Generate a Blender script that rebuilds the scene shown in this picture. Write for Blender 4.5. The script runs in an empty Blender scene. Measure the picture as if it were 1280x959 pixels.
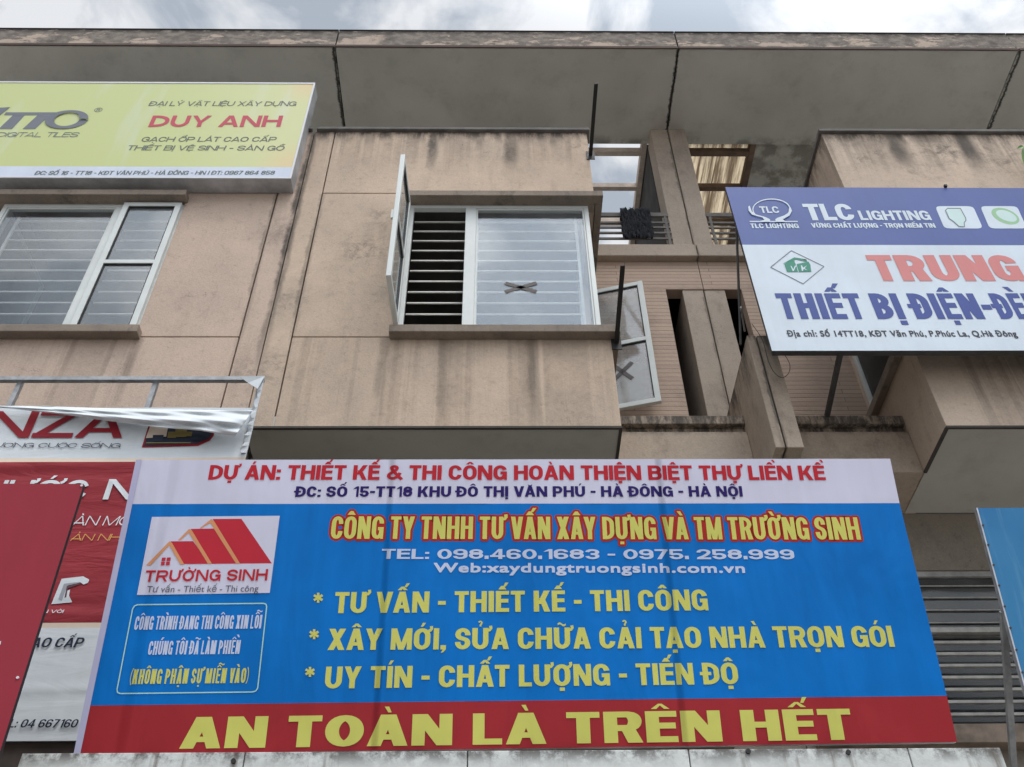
import bpy, bmesh, math, random
from mathutils import Vector, Matrix, geometry, noise as mnoise
random.seed(7)
S = bpy.context.scene
COL = S.collection
EYE = 1.6

# ------------------------------------------------------------------ camera
CR = Vector((0.999877, -0.011069, -0.011086))
CU = Vector((0.000201, -0.698524, 0.715587))
CF = Vector((0.015665, 0.715501, 0.698436))
FPX = 1231.25
camd = bpy.data.cameras.new('camera')
cam = bpy.data.objects.new('camera', camd)
COL.objects.link(cam)
camd.sensor_width = 36.0
camd.lens = FPX / 1280 * 36.0
camd.clip_start = 0.05
camd.clip_end = 3000
M = Matrix((( CR.x, CU.x, -CF.x, 0), (CR.y, CU.y, -CF.y, 0), (CR.z, CU.z, -CF.z, EYE), (0, 0, 0, 1)))
cam.matrix_world = M
S.camera = cam

# ------------------------------------------------------------------ sky, sun, exposure
SUN_EL, SUN_AZ = math.radians(67), math.radians(148)     # azimuth measured from +Y, clockwise: high behind the camera, to the right
sun_dir = Vector((math.sin(SUN_AZ) * math.cos(SUN_EL), math.cos(SUN_AZ) * math.cos(SUN_EL), math.sin(SUN_EL)))
W = bpy.data.worlds.new('World')
S.world = W
W.use_nodes = True
wt = W.node_tree
for n in list(wt.nodes):
    wt.nodes.remove(n)
wo = wt.nodes.new('ShaderNodeOutputWorld')
bg = wt.nodes.new('ShaderNodeBackground')
bg.inputs['Strength'].default_value = 0.115
sky = wt.nodes.new('ShaderNodeTexSky')
sky.sky_type = 'NISHITA'
sky.sun_disc = False
sky.sun_elevation = SUN_EL
sky.sun_rotation = SUN_AZ
tc = wt.nodes.new('ShaderNodeTexCoord')
mp = wt.nodes.new('ShaderNodeMapping')
mp.inputs['Scale'].default_value = (1.0, 1.0, 1.35)
nz = wt.nodes.new('ShaderNodeTexNoise')
nz.inputs['Scale'].default_value = 7.5
nz.inputs['Detail'].default_value = 7
nz.inputs['Roughness'].default_value = 0.55
nz.inputs['Distortion'].default_value = 0.35
cr = wt.nodes.new('ShaderNodeValToRGB')
cr.color_ramp.elements[0].position = 0.42
cr.color_ramp.elements[0].color = (0.50, 0.56, 0.64, 1)
cr.color_ramp.elements[1].position = 0.56
cr.color_ramp.elements[1].color = (0.96, 0.975, 1.0, 1)
dt = wt.nodes.new('ShaderNodeVectorMath'); dt.operation = 'DOT_PRODUCT'
dt.inputs[1].default_value = sun_dir
mr = wt.nodes.new('ShaderNodeMapRange'); mr.interpolation_type = 'SMOOTHSTEP'
mr.inputs['From Min'].default_value = 0.66; mr.inputs['From Max'].default_value = 0.97
mr.inputs['To Min'].default_value = 6.3; mr.inputs['To Max'].default_value = 30.0
sc = wt.nodes.new('ShaderNodeVectorMath'); sc.operation = 'SCALE'
mx = wt.nodes.new('ShaderNodeMix'); mx.data_type = 'RGBA'
mx.inputs['Factor'].default_value = 0.92
L = wt.links.new
L(tc.outputs['Generated'], mp.inputs['Vector']); L(mp.outputs[0], nz.inputs['Vector'])
L(nz.outputs['Fac'], cr.inputs['Fac'])
L(tc.outputs['Generated'], dt.inputs[0]); L(dt.outputs['Value'], mr.inputs['Value'])
L(cr.outputs['Color'], sc.inputs[0]); L(mr.outputs['Result'], sc.inputs['Scale'])
L(sky.outputs['Color'], mx.inputs['A']); L(sc.outputs[0], mx.inputs['B'])
L(mx.outputs['Result'], bg.inputs['Color']); L(bg.outputs[0], wo.inputs['Surface'])

sund = bpy.data.lights.new('sun', 'SUN')
sund.energy = 0.95
sund.angle = math.radians(14)
sund.color = (1.0, 0.96, 0.90)
suno = bpy.data.objects.new('sun', sund)
COL.objects.link(suno)
suno.location = (0, -5, 20)
suno.rotation_euler = (-sun_dir).to_track_quat('-Z', 'Y').to_euler()
S.view_settings.view_transform = 'Standard'
S.view_settings.look = 'None'
S.view_settings.exposure = 0.3
S.view_settings.gamma = 1.0
S.view_settings.use_curve_mapping = False
S.render.engine = 'CYCLES'
S.cycles.max_bounces = 8
S.cycles.transparent_max_bounces = 16
S.cycles.caustics_reflective = False
S.cycles.caustics_refractive = False

# ------------------------------------------------------------------ camera rays -> points on real planes
def ray(x, y):
    return CF + CR * ((x - 640) / FPX) - CU * ((y - 479.5) / FPX)
def at(x, y, Y):
    d = ray(x, y)
    return d * (Y / d.y) + Vector((0, 0, EYE))
def atz(x, y, z):
    d = ray(x, y)
    return d * ((z - EYE) / d.z) + Vector((0, 0, EYE))

# ------------------------------------------------------------------ mesh builder
class MB:
    def __init__(self):
        self.v, self.f, self.m = [], [], []
    def face(self, pts, mi=0):
        i = len(self.v)
        self.v += [tuple(p) for p in pts]
        self.f.append(tuple(range(i, i + len(pts)))); self.m.append(mi)
    def box(self, x0, x1, y0, y1, z0, z1, mi=0, faces=None):
        x0, x1 = min(x0, x1), max(x0, x1); y0, y1 = min(y0, y1), max(y0, y1); z0, z1 = min(z0, z1), max(z0, z1)
        i = len(self.v)
        self.v += [(x0, y0, z0), (x1, y0, z0), (x1, y1, z0), (x0, y1, z0), (x0, y0, z1), (x1, y0, z1), (x1, y1, z1), (x0, y1, z1)]
        fs = [('bottom', (0, 3, 2, 1)), ('top', (4, 5, 6, 7)), ('front', (0, 1, 5, 4)), ('right', (1, 2, 6, 5)), ('back', (2, 3, 7, 6)), ('left', (3, 0, 4, 7))]
        for nm, q in fs:
            self.f.append(tuple(i + k for k in q))
            self.m.append(faces.get(nm, mi) if faces else mi)
        return self
    def bar(self, a, b, w, d=None, mi=0, up=Vector((0, 0, 1))):
        a, b = Vector(a), Vector(b); d = d or w
        t = (b - a).normalized()
        s = t.cross(up)
        if s.length < 1e-4: s = t.cross(Vector((0, 1, 0)))
        s.normalize(); n = s.cross(t)
        i = len(self.v)
        for p in (a, b):
            for q in ((-1, -1), (1, -1), (1, 1), (-1, 1)):
                self.v.append(tuple(p + s * (q[0] * w / 2) + n * (q[1] * d / 2)))
        for q in ((0, 1, 2, 3), (7, 6, 5, 4), (0, 4, 5, 1), (1, 5, 6, 2), (2, 6, 7, 3), (3, 7, 4, 0)):
            self.f.append(tuple(i + k for k in q)); self.m.append(mi)
        return self
    def tube(self, pts, r, n=8, mi=0):
        pts = [Vector(p) for p in pts]
        rings = []
        for k, p in enumerate(pts):
            t = (pts[min(k + 1, len(pts) - 1)] - pts[max(k - 1, 0)]).normalized()
            u = t.cross(Vector((0.31, 0.17, 0.93)))
            if u.length < 1e-3: u = t.cross(Vector((1, 0, 0)))
            u.normalize(); w = t.cross(u)
            i = len(self.v)
            for j in range(n):
                a = 2 * math.pi * j / n
                self.v.append(tuple(p + u * (r * math.cos(a)) + w * (r * math.sin(a))))
            rings.append(i)
        for a, b in zip(rings, rings[1:]):
            for j in range(n):
                self.f.append((a + j, a + (j + 1) % n, b + (j + 1) % n, b + j)); self.m.append(mi)
        self.f.append(tuple(rings[0] + j for j in reversed(range(n)))); self.m.append(mi)
        self.f.append(tuple(rings[-1] + j for j in range(n))); self.m.append(mi)
        return self
    def build(self, name, mats, parent=None, bevel=0.0, smooth=False):
        if not isinstance(mats, (list, tuple)): mats = [mats]
        me = bpy.data.meshes.new(name)
        off = Vector((0, 0, 0))
        p = parent
        while p is not None:
            off += p.location; p = p.parent
        if parent is None and self.v:
            xs = [v[0] for v in self.v]; ys = [v[1] for v in self.v]; zs = [v[2] for v in self.v]
            off = Vector(((min(xs) + max(xs)) / 2, (min(ys) + max(ys)) / 2, min(zs)))
        me.from_pydata([tuple(Vector(v) - off) for v in self.v], [], self.f)
        for m in mats: me.materials.append(m)
        me.polygons.foreach_set('material_index', self.m)
        if smooth: me.polygons.foreach_set('use_smooth', [True] * len(me.polygons))
        me.update()
        o = bpy.data.objects.new(name, me)
        COL.objects.link(o)
        if parent is not None: o.parent = parent
        else: o.location = off
        if bevel:
            b = o.modifiers.new('bevel', 'BEVEL'); b.width = bevel; b.segments = 2; b.limit_method = 'ANGLE'
        return o
def tag(o, label=None, cat=None, group=None, kind=None):
    if label: o['label'] = label
    if cat: o['category'] = cat
    if group: o['group'] = group
    if kind: o['kind'] = kind
    return o
def empty(name, loc, label, cat, group=None):
    o = bpy.data.objects.new(name, None)
    COL.objects.link(o); o.location = loc; o.empty_display_size = 0.2
    return tag(o, label, cat, group)

# ------------------------------------------------------------------ materials
def lin(c):
    c /= 255.0
    return c / 12.92 if c <= 0.04045 else ((c + 0.055) / 1.055) ** 2.4
KW = 0.89                                            # how bright a white board facing the street comes out
def pc(r, g, b):
    return tuple(min(0.86, lin(v) / KW) for v in (r, g, b)) + (1.0,)

class NT:
    def __init__(self, name):
        self.mat = bpy.data.materials.new(name); self.mat.use_nodes = True
        self.t = self.mat.node_tree
        self.bsdf = next(n for n in self.t.nodes if n.type == 'BSDF_PRINCIPLED')
        self.out = next(n for n in self.t.nodes if n.type == 'OUTPUT_MATERIAL')
        self._pos = None
    def put(self, sock, v):
        if isinstance(v, bpy.types.NodeSocket): self.t.links.new(v, sock)
        elif isinstance(v, (tuple, list)) and sock.type == 'RGBA' and len(v) == 3: sock.default_value = (*v, 1)
        else: sock.default_value = v
    def node(self, ty, **kw):
        n = self.t.nodes.new(ty)
        for k, v in kw.items(): setattr(n, k, v)
        return n
    def pos(self):
        if self._pos is None: self._pos = self.node('ShaderNodeNewGeometry').outputs['Position']
        return self._pos
    def xyz(self):
        if not hasattr(self, '_x'):
            n = self.node('ShaderNodeSeparateXYZ'); self.put(n.inputs[0], self.pos()); self._x = n.outputs
        return self._x
    def math(self, op, a, b=0.0, clamp=False):
        n = self.node('ShaderNodeMath', operation=op); n.use_clamp = clamp
        self.put(n.inputs[0], a); self.put(n.inputs[1], b)
        return n.outputs[0]
    def noise(self, scale, detail=4, rough=0.55, stretch=(1, 1, 1), off=(0, 0, 0), dist=0.0):
        m = self.node('ShaderNodeMapping'); self.put(m.inputs['Vector'], self.pos())
        m.inputs['Scale'].default_value = stretch; m.inputs['Location'].default_value = off
        n = self.node('ShaderNodeTexNoise'); self.put(n.inputs['Vector'], m.outputs[0])
        n.inputs['Scale'].default_value = scale; n.inputs['Detail'].default_value = detail
        n.inputs['Roughness'].default_value = rough; n.inputs['Distortion'].default_value = dist
        return n.outputs['Fac']
    def rng(self, v, a, b, lo=0.0, hi=1.0):
        n = self.node('ShaderNodeMapRange', interpolation_type='SMOOTHSTEP')
        self.put(n.inputs['Value'], v)
        n.inputs['From Min'].default_value = a; n.inputs['From Max'].default_value = b
        n.inputs['To Min'].default_value = lo; n.inputs['To Max'].default_value = hi
        return n.outputs['Result']
    def mix(self, fac, a, b, mode='MIX'):
        n = self.node('ShaderNodeMix', data_type='RGBA', blend_type=mode)
        self.put(n.inputs['Factor'], fac); self.put(n.inputs['A'], a); self.put(n.inputs['B'], b)
        return n.outputs['Result']
    def bump(self, h, strength=0.3, dist=0.01):
        n = self.node('ShaderNodeBump'); self.put(n.inputs['Height'], h)
        n.inputs['Strength'].default_value = strength; n.inputs['Distance'].default_value = dist
        self.put(self.bsdf.inputs['Normal'], n.outputs[0])
    def done(self, col, rough=0.8, metal=0.0, spec=0.4):
        self.put(self.bsdf.inputs['Base Color'], col); self.put(self.bsdf.inputs['Roughness'], rough)
        self.bsdf.inputs['Metallic'].default_value = metal
        self.bsdf.inputs['Specular IOR Level'].default_value = spec
        return self.mat

def plaster(name, base, base2, dirt=(0.05, 0.045, 0.04), seed=0.0, streaks=(), spots=(), band=None, grime=0.2, drips=0.4, under=()):
    """weathered painted render. streaks: (x, width, z top, length, strength); spots: (x, z, radius, strength); band: (z top, depth) grime under an edge"""
    t = NT(name)
    x, y, z = t.xyz()
    n1 = t.noise(1.1, 8, 0.68, off=(seed, seed, 0))
    n2 = t.noise(3.2, 7, 0.7, stretch=(1, 1, 0.55), off=(0, seed, seed))
    n3 = t.noise(55, 3, 0.6)
    vs = t.noise(5.0, 5, 0.6, stretch=(1, 1, 0.13), off=(seed, 0, 0))
    c = t.mix(t.rng(n1, 0.3, 0.7), base, base2)
    c = t.mix(t.math('MULTIPLY', t.rng(n2, 0.5, 0.75), grime), c, dirt)
    n4 = t.noise(17, 6, 0.75, off=(seed, 3, 0))
    c = t.mix(t.math('MULTIPLY', t.rng(n4, 0.52, 0.78), 0.5), c, tuple(0.4 * b for b in base))
    c = t.mix(t.math('MULTIPLY', t.rng(vs, 0.55, 0.78), drips), c, tuple(0.45 * b for b in base))
    c = t.mix(0.5, c, t.mix(n3, (0.3, 0.3, 0.3), (0.7, 0.7, 0.7)), 'OVERLAY')
    wob = t.math('MULTIPLY', t.math('SUBTRACT', n2, 0.5), 0.16)
    tot = None
    def add(m):
        nonlocal tot
        tot = m if tot is None else t.math('MAXIMUM', tot, m)
    for sx, w, zt, ln, st in streaks:
        d = t.math('ABSOLUTE', t.math('ADD', t.math('SUBTRACT', x, sx), wob))
        mm = t.math('MULTIPLY', t.rng(d, w * 0.25, w, 1.0, 0.0), t.rng(z, zt - ln, zt - ln * 0.45))
        mm = t.math('MULTIPLY', mm, t.rng(z, zt, zt + 0.03, 1.0, 0.0))
        mm = t.math('MULTIPLY', mm, t.rng(n2, 0.25, 0.6, 0.35, 1.0))
        add(t.math('MULTIPLY', mm, st))
    for sx, sz, r, st in spots:
        dx = t.math('SUBTRACT', x, sx); dz = t.math('SUBTRACT', z, sz)
        d = t.math('SQRT', t.math('ADD', t.math('MULTIPLY', dx, dx), t.math('MULTIPLY', dz, dz)))
        d = t.math('ADD', d, t.math('MULTIPLY', wob, 2.2 * r / 0.16 * 0.6))
        mm = t.math('MULTIPLY', t.rng(d, r * 0.3, r, 1.0, 0.0), t.rng(t.noise(6, 9, 0.78, dist=0.6), 0.42, 0.68))
        add(t.math('MULTIPLY', mm, st))
    if band:
        zt, dp = band
        mm = t.math('MULTIPLY', t.rng(z, zt - dp, zt), t.rng(t.noise(5.5, 7, 0.75, stretch=(1, 1, 0.22)), 0.40, 0.62))
        add(t.math('MULTIPLY', mm, 0.9))
        m2 = t.math('MULTIPLY', t.rng(z, zt - 0.10, zt), t.rng(t.noise(16, 6, 0.7, stretch=(1, 1, 0.3)), 0.36, 0.6))
        add(t.math('MULTIPLY', m2, 0.85))
    if under:
        b1 = t.rng(t.noise(2.6, 5, 0.62, stretch=(1, 1, 0.012), off=(seed * 3, 0, 0)), 0.49, 0.545)
        b2 = t.rng(t.noise(11, 4, 0.65, stretch=(1, 1, 0.02), off=(seed, 0, 0)), 0.48, 0.68)
        bb = t.math('ADD', t.math('MULTIPLY', b1, 0.6), t.math('MULTIPLY', b2, 0.5), True)
        bb = t.math('MULTIPLY', bb, t.rng(n4, 0.25, 0.6, 0.55, 1.0))
        for zt, dp, xa, xb, st in under:
            mm = t.math('MULTIPLY', t.rng(z, zt - dp, zt - dp * 0.3), t.rng(z, zt, zt + 0.02, 1.0, 0.0))
            mm = t.math('MULTIPLY', mm, t.math('MULTIPLY', t.rng(x, xa, xa + 0.12), t.rng(x, xb - 0.05, xb, 1.0, 0.0)))
            c = t.mix(t.math('MULTIPLY', t.math('MULTIPLY', mm, bb), st), c, tuple(0.36 * b_ for b_ in base))
    n5 = t.noise(2.4, 5, 0.6, off=(seed, 5, seed))
    ck = t.math('MULTIPLY', t.rng(t.math('ABSOLUTE', t.math('SUBTRACT', n5, 0.5)), 0.0, 0.006, 1.0, 0.0), t.rng(n1, 0.56, 0.66))
    c = t.mix(t.math('MULTIPLY', ck, 0.6), c, dirt)
    if tot is not None:
        c = t.mix(tot, c, dirt)
    h = t.math('ADD', t.math('MULTIPLY', n3, 0.5), n2)
    t.bump(h, 0.5, 0.010)
    return t.done(c, 0.88, spec=0.25)

def flat(name, col, rough=0.6, metal=0.0, spec=0.4, var=0.12, scale=7.0, grain=0.0):
    t = NT(name)
    n = t.noise(scale, 5, 0.6)
    k = t.rng(n, 0.25, 0.75, 1 - var, 1 + var * 0.6)
    v = t.node('ShaderNodeVectorMath', operation='SCALE')
    v.inputs[0].default_value = col[:3]; t.put(v.inputs['Scale'], k)
    if grain: t.bump(t.noise(grain, 3), 0.2, 0.004)
    return t.done(v.outputs[0], t.rng(n, 0.2, 0.8, max(0.05, rough - 0.08), min(1, rough + 0.1)), metal, spec)

def vinyl(name, rgb, fade=0.06, rough=0.55, streak=0.05, spec=0.15, k_=1.0, wr=0.0, creases=()):
    """printed banner cloth: weave, slow fading and faint vertical water marks"""
    t = NT(name)
    col = tuple(v_ * k_ for v_ in pc(*rgb)[:3])
    n = t.noise(1.6, 4, 0.55)
    s = t.noise(14, 3, 0.5, stretch=(1, 0.2, 0.05))
    k = t.math('ADD', t.rng(n, 0.25, 0.75, 1 - fade, 1 + fade * 0.5), t.math('MULTIPLY', t.math('SUBTRACT', s, 0.5), streak * 2))
    v = t.node('ShaderNodeVectorMath', operation='SCALE')
    v.inputs[0].default_value = col; t.put(v.inputs['Scale'], k)
    if creases:
        x, y, z = t.xyz(); H = None
        for kx, c0_, wd, st in creases:
            u = t.math('SUBTRACT', t.math('SUBTRACT', x, t.math('MULTIPLY', z, kx)), c0_)
            m = t.math('MULTIPLY', t.rng(u, -wd, wd * 1.6, 0.0, 1.0), st)
            H = m if H is None else t.math('ADD', H, m)
        H = t.math('ADD', H, t.math('MULTIPLY', t.noise(2.2, 3, 0.5, stretch=(1, 1, 0.35), dist=0.5), 0.9))
        t.bump(H, 1.0, 0.03)
    elif wr: t.bump(t.noise(3.2, 4, 0.5, stretch=(0.5, 1, 2.2), dist=1.2), wr, 0.06)
    else: t.bump(t.noise(5, 3, 0.5, stretch=(1, 1, 0.25), dist=0.4), 0.16, 0.03)
    return t.done(v.outputs[0], rough, 0, spec)

MAT = {}
PK, PK2 = (0.60, 0.465, 0.355), (0.465, 0.37, 0.29)
MAT['soffit'] = None
def soffit_mat(name, joints):
    t = NT(name)
    x, y, z = t.xyz()
    n2 = t.noise(3, 6, 0.65); n1 = t.noise(0.7, 4)
    c = t.mix(t.rng(n1, 0.3, 0.7), (0.57, 0.555, 0.50), (0.475, 0.46, 0.41))
    c = t.mix(t.math('MULTIPLY', t.rng(n2, 0.5, 0.78), 0.22), c, (0.17, 0.16, 0.14))
    c = t.mix(t.math('MULTIPLY', t.rng(t.noise(1.3, 8, 0.75, off=(4, 4, 0)), 0.52, 0.7), 0.22), c, (0.24, 0.225, 0.195))
    nj = t.noise(7, 6, 0.75, off=(3, 1, 0))
    wob = t.math('MULTIPLY', t.math('SUBTRACT', nj, 0.5), 0.13)
    for jx in joints:
        d = t.math('ABSOLUTE', t.math('ADD', t.math('SUBTRACT', x, jx), wob))
        c = t.mix(t.math('MULTIPLY', t.rng(d, 0.006, 0.035, 1.0, 0.0), 0.93), c, (0.018, 0.016, 0.014))
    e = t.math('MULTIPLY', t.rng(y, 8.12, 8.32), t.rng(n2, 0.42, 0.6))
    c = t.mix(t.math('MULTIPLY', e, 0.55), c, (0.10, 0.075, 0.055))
    t.bump(t.noise(30, 4), 0.25, 0.006)
    return t.done(c, 0.9, spec=0.2)
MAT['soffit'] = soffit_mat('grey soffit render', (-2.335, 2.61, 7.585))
def fascia_mat():
    t = NT('peeling fascia paint')
    n = t.noise(1.6, 7, 0.72, stretch=(1, 1, 2.6), off=(2.2, 0, 0))
    n2 = t.noise(7, 5, 0.7, stretch=(1, 1, 1.4))
    n3 = t.noise(2.5, 6, 0.7, stretch=(1, 1, 0.4), off=(9, 0, 0))
    c = t.mix(t.rng(n2, 0.35, 0.65), (0.27, 0.232, 0.20), (0.15, 0.13, 0.113))
    zz = t.rng(t.xyz()[2], 14.95, 15.38, 0.03, -0.07)
    c = t.mix(t.rng(t.math('ADD', n, zz), 0.515, 0.55), c, (0.46, 0.37, 0.30))
    c = t.mix(t.math('MULTIPLY', t.rng(n3, 0.5, 0.7), 0.6), c, (0.06, 0.052, 0.046))
    x, y, z = t.xyz()
    c = t.mix(t.math('MULTIPLY', t.rng(z, 15.28, 15.42), t.rng(n2, 0.3, 0.55)), c, (0.05, 0.045, 0.04))
    t.bump(t.math('ADD', n, n2), 0.5, 0.012)
    return t.done(c, 0.92, spec=0.2)
MAT['fascia'] = fascia_mat()
def brick_mat():
    t = NT('pink split-face tile')
    cm = t.node('ShaderNodeCombineXYZ'); x, y, z = t.xyz()
    t.put(cm.inputs[0], t.math('ADD', x, y)); t.put(cm.inputs[1], z)
    b = t.node('ShaderNodeTexBrick'); t.put(b.inputs['Vector'], cm.outputs[0])
    b.inputs['Scale'].default_value = 1.0
    b.inputs['Brick Width'].default_value = 2.4; b.inputs['Row Height'].default_value = 0.066
    b.inputs['Mortar Size'].default_value = 0.006; b.inputs['Mortar Smooth'].default_value = 0.8
    b.inputs['Color1'].default_value = (0.53, 0.40, 0.315, 1); b.inputs['Color2'].default_value = (0.45, 0.34, 0.27, 1)
    b.inputs['Mortar'].default_value = (0.27, 0.20, 0.16, 1)
    n = t.noise(2.5, 6, 0.65)
    c = t.mix(t.math('MULTIPLY', t.rng(n, 0.5, 0.8), 0.4), b.outputs['Color'], (0.2, 0.155, 0.125))
    h = t.math('ADD', t.math('MULTIPLY', b.outputs['Fac'], -1.2), t.noise(18, 5, 0.7))
    t.bump(h, 0.5, 0.012)
    return t.done(c, 0.85, spec=0.25)
MAT['brick'] = brick_mat()
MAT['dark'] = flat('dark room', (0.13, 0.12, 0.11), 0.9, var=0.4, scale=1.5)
MAT['room'] = flat('room wall', (0.16, 0.15, 0.14), 0.9)
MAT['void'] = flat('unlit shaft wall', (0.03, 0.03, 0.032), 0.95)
MAT['pvc'] = flat('white window frame', (0.66, 0.69, 0.67), 0.4, var=0.08, scale=3)
MAT['gasket'] = flat('black rubber gasket', (0.03, 0.03, 0.03), 0.7)
MAT['grille'] = flat('pale painted grille bar', (0.76, 0.74, 0.69), 0.45, var=0.15)
MAT['steel'] = flat('galvanised steel tube', (0.36, 0.37, 0.38), 0.5, 0.35, var=0.3, scale=12)
MAT['darksteel'] = flat('dark weathered steel', (0.07, 0.068, 0.066), 0.6, 0.2, var=0.35, scale=12)
MAT['black'] = flat('black painted iron', (0.018, 0.016, 0.016), 0.6, var=0.3, scale=20)
MAT['rust'] = flat('rusty brown timber', (0.17, 0.115, 0.08), 0.85, var=0.4, scale=6, grain=30)
MAT['beam'] = flat('weathered pale beam', (0.56, 0.47, 0.40), 0.9, var=0.3, scale=5, grain=25)
MAT['lattice'] = flat('grey painted railing slat', (0.17, 0.155, 0.14), 0.7, var=0.25)
MAT['sidebox'] = flat('aluminium box edge', (0.46, 0.47, 0.48), 0.45, 0.35, var=0.3, scale=4)
MAT['whiteedge'] = flat('white sign edging', (0.66, 0.67, 0.70), 0.5, var=0.06)

def glass_mat(name, refl=0.30, dust=0.12, tint=(0.80, 0.84, 0.86), dustcol=(0.5, 0.53, 0.56)):
    t = NT(name)
    tr = t.node('ShaderNodeBsdfTransparent'); tr.inputs['Color'].default_value = (*tint, 1)
    gl = t.node('ShaderNodeBsdfGlossy'); gl.inputs['Roughness'].default_value = 0.06
    gl.inputs['Color'].default_value = (0.9, 0.93, 0.95, 1)
    t.put(gl.inputs['Normal'], t.node('ShaderNodeBump').outputs[0])
    bn = gl.inputs['Normal'].links[0].from_node
    t.put(bn.inputs['Height'], t.noise(2.2, 2, 0.4)); bn.inputs['Strength'].default_value = 0.12; bn.inputs['Distance'].default_value = 0.02
    df = t.node('ShaderNodeBsdfDiffuse'); df.inputs['Color'].default_value = (*dustcol, 1)
    m1 = t.node('ShaderNodeMixShader'); m1.inputs[0].default_value = refl
    t.t.links.new(tr.outputs[0], m1.inputs[1]); t.t.links.new(gl.outputs[0], m1.inputs[2])
    m2 = t.node('ShaderNodeMixShader')
    t.put(m2.inputs[0], t.rng(t.noise(1.7, 5, 0.6), 0.3, 0.7, dust * 0.4, dust * 1.8))
    t.t.links.new(m1.outputs[0], m2.inputs[1]); t.t.links.new(df.outputs[0], m2.inputs[2])
    t.t.links.new(m2.outputs[0], t.out.inputs['Surface'])
    return t.mat
MAT['glass'] = glass_mat('dusty reflective glass', 0.11, 0.06, (0.90, 0.92, 0.93))
MAT['glass_dark'] = glass_mat('dark tinted glass', 0.05, 0.17, (0.45, 0.47, 0.48), (0.24, 0.24, 0.235))
MAT['glass_clear'] = glass_mat('clear dusty glass', 0.10, 0.28, (0.93, 0.94, 0.94), (0.62, 0.62, 0.61))

# ------------------------------------------------------------------ lettering: heavy letters cut from the built-in font outline
def outlines(body, ls=1.0):
    cu = bpy.data.curves.new('glyphs', 'FONT'); cu.body = body; cu.space_character = ls
    o = bpy.data.objects.new('glyphs', cu); COL.objects.link(o)
    dg = bpy.context.evaluated_depsgraph_get()
    ev = o.evaluated_get(dg)
    k = ev.to_curve(dg)
    cons = []
    for s in k.splines:
        P = list(s.bezier_points); pts = []
        for i, p in enumerate(P):
            q = P[(i + 1) % len(P)]
            a, b, c, d = p.co.xy, p.handle_right.xy, q.handle_left.xy, q.co.xy
            dv = d - a
            st = abs((b - a).x * dv.y - (b - a).y * dv.x) + abs((c - a).x * dv.y - (c - a).y * dv.x) < 1e-5
            m = 1 if st else 4
            for j in range(m):
                u = j / m
                w = a * (1 - u) ** 3 + b * 3 * u * (1 - u) ** 2 + c * 3 * u * u * (1 - u) + d * u ** 3
                if not pts or (pts[-1] - w).length > 1e-4: pts.append(w)
        if len(pts) > 2 and (pts[0] - pts[-1]).length < 1e-4: pts.pop()
        if len(pts) > 2: cons.append(pts)
    ev.to_curve_clear()
    bpy.data.objects.remove(o); bpy.data.curves.remove(cu)
    return cons

def letter_mesh(body, w, h, stem, hs, ls=1.0, shear=0.0, grow=0.0):
    """triangles of the line fitted to width w and cap height h; stem / hs: stroke widths as parts of the cap height"""
    for it in range(3):
        cons = outlines(body, ls)
        q0 = min(p.x for c in cons for p in c); q1 = max(p.x for c in cons for p in c)
        o_ = max(0.0, (stem * h - 0.098 * w / (q1 - q0)) / 2); f_ = (w - 2 * o_) / (q1 - q0)
        ls = 1.0 + 2 * o_ / f_ / 0.62
    x0 = min(p.x for c in cons for p in c); x1 = max(p.x for c in cons for p in c)
    WW = x1 - x0
    ox = max(0.0, (stem * h - 0.098 * w / WW) / 2 / (1 - 0.098 / WW))
    oy = max(0.0, (hs - 0.1246) * h / (2 * 0.8754))
    fx = (w - 2 * ox) / WW; fy = (h - 2 * oy) / 0.682
    K = 100.0
    ox_, oy_ = (ox + grow) * K, (oy + grow) * K
    V, F, sg = [], [], []
    def inside(p, c):
        r = False
        for i in range(len(c)):
            a, b = c[i - 1], c[i]
            if (a.y > p.y) != (b.y > p.y) and p.x < (b.x - a.x) * (p.y - a.y) / (b.y - a.y) + a.x: r = not r
        return r
    boxes = [(min(p.x for p in c), max(p.x for p in c), min(p.y for p in c), max(p.y for p in c)) for c in cons]
    for ci, c in enumerate(cons):
        depth = 0; bx = boxes[ci]
        for cj, d in enumerate(cons):
            b2 = boxes[cj]
            if ci != cj and b2[0] <= bx[0] and b2[1] >= bx[1] and b2[2] <= bx[2] and b2[3] >= bx[3] and all(inside(p, d) for p in c): depth += 1
        P = [Vector((((p.x - x0) * fx + ox) * K, (p.y * fy + oy) * K)) for p in c]
        ar = sum(P[i].x * P[(i + 1) % len(P)].y - P[(i + 1) % len(P)].x * P[i].y for i in range(len(P)))
        if ar < 0: Q = P[::-1]
        else: Q = P
        i0 = len(V); V += Q; F.append(list(range(i0, i0 + len(Q)))); sg.append(1 if depth % 2 == 0 else -1)
        if ox_ > 1e-4 or oy_ > 1e-4:
            for i in range(len(P)):
                a, b = P[i], P[(i + 1) % len(P)]
                pts = [Vector((p.x + sx * ox_, p.y + sy * oy_)) for p in (a, b) for sx in (-1, 1) for sy in (-1, 1)]
                hull = geometry.convex_hull_2d(pts)
                hp = [pts[j] for j in hull]
                ar2 = sum(hp[j].x * hp[(j + 1) % len(hp)].y - hp[(j + 1) % len(hp)].x * hp[j].y for j in range(len(hp)))
                if ar2 < 0: hp.reverse()
                i0 = len(V); V += hp; F.append(list(range(i0, i0 + len(hp)))); sg.append(0)
    vs, es, fs, ov, oe, of = geometry.delaunay_2d_cdt(V, [], F, 1, 1e-4)
    keep = []
    for f, o in zip(fs, of):
        if sum(sg[k] for k in o) > 0 or any(sg[k] == 0 for k in o): keep.append(f)
    out = [((v.x + shear * v.y) / K, v.y / K) for v in vs]
    return out, keep


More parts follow.
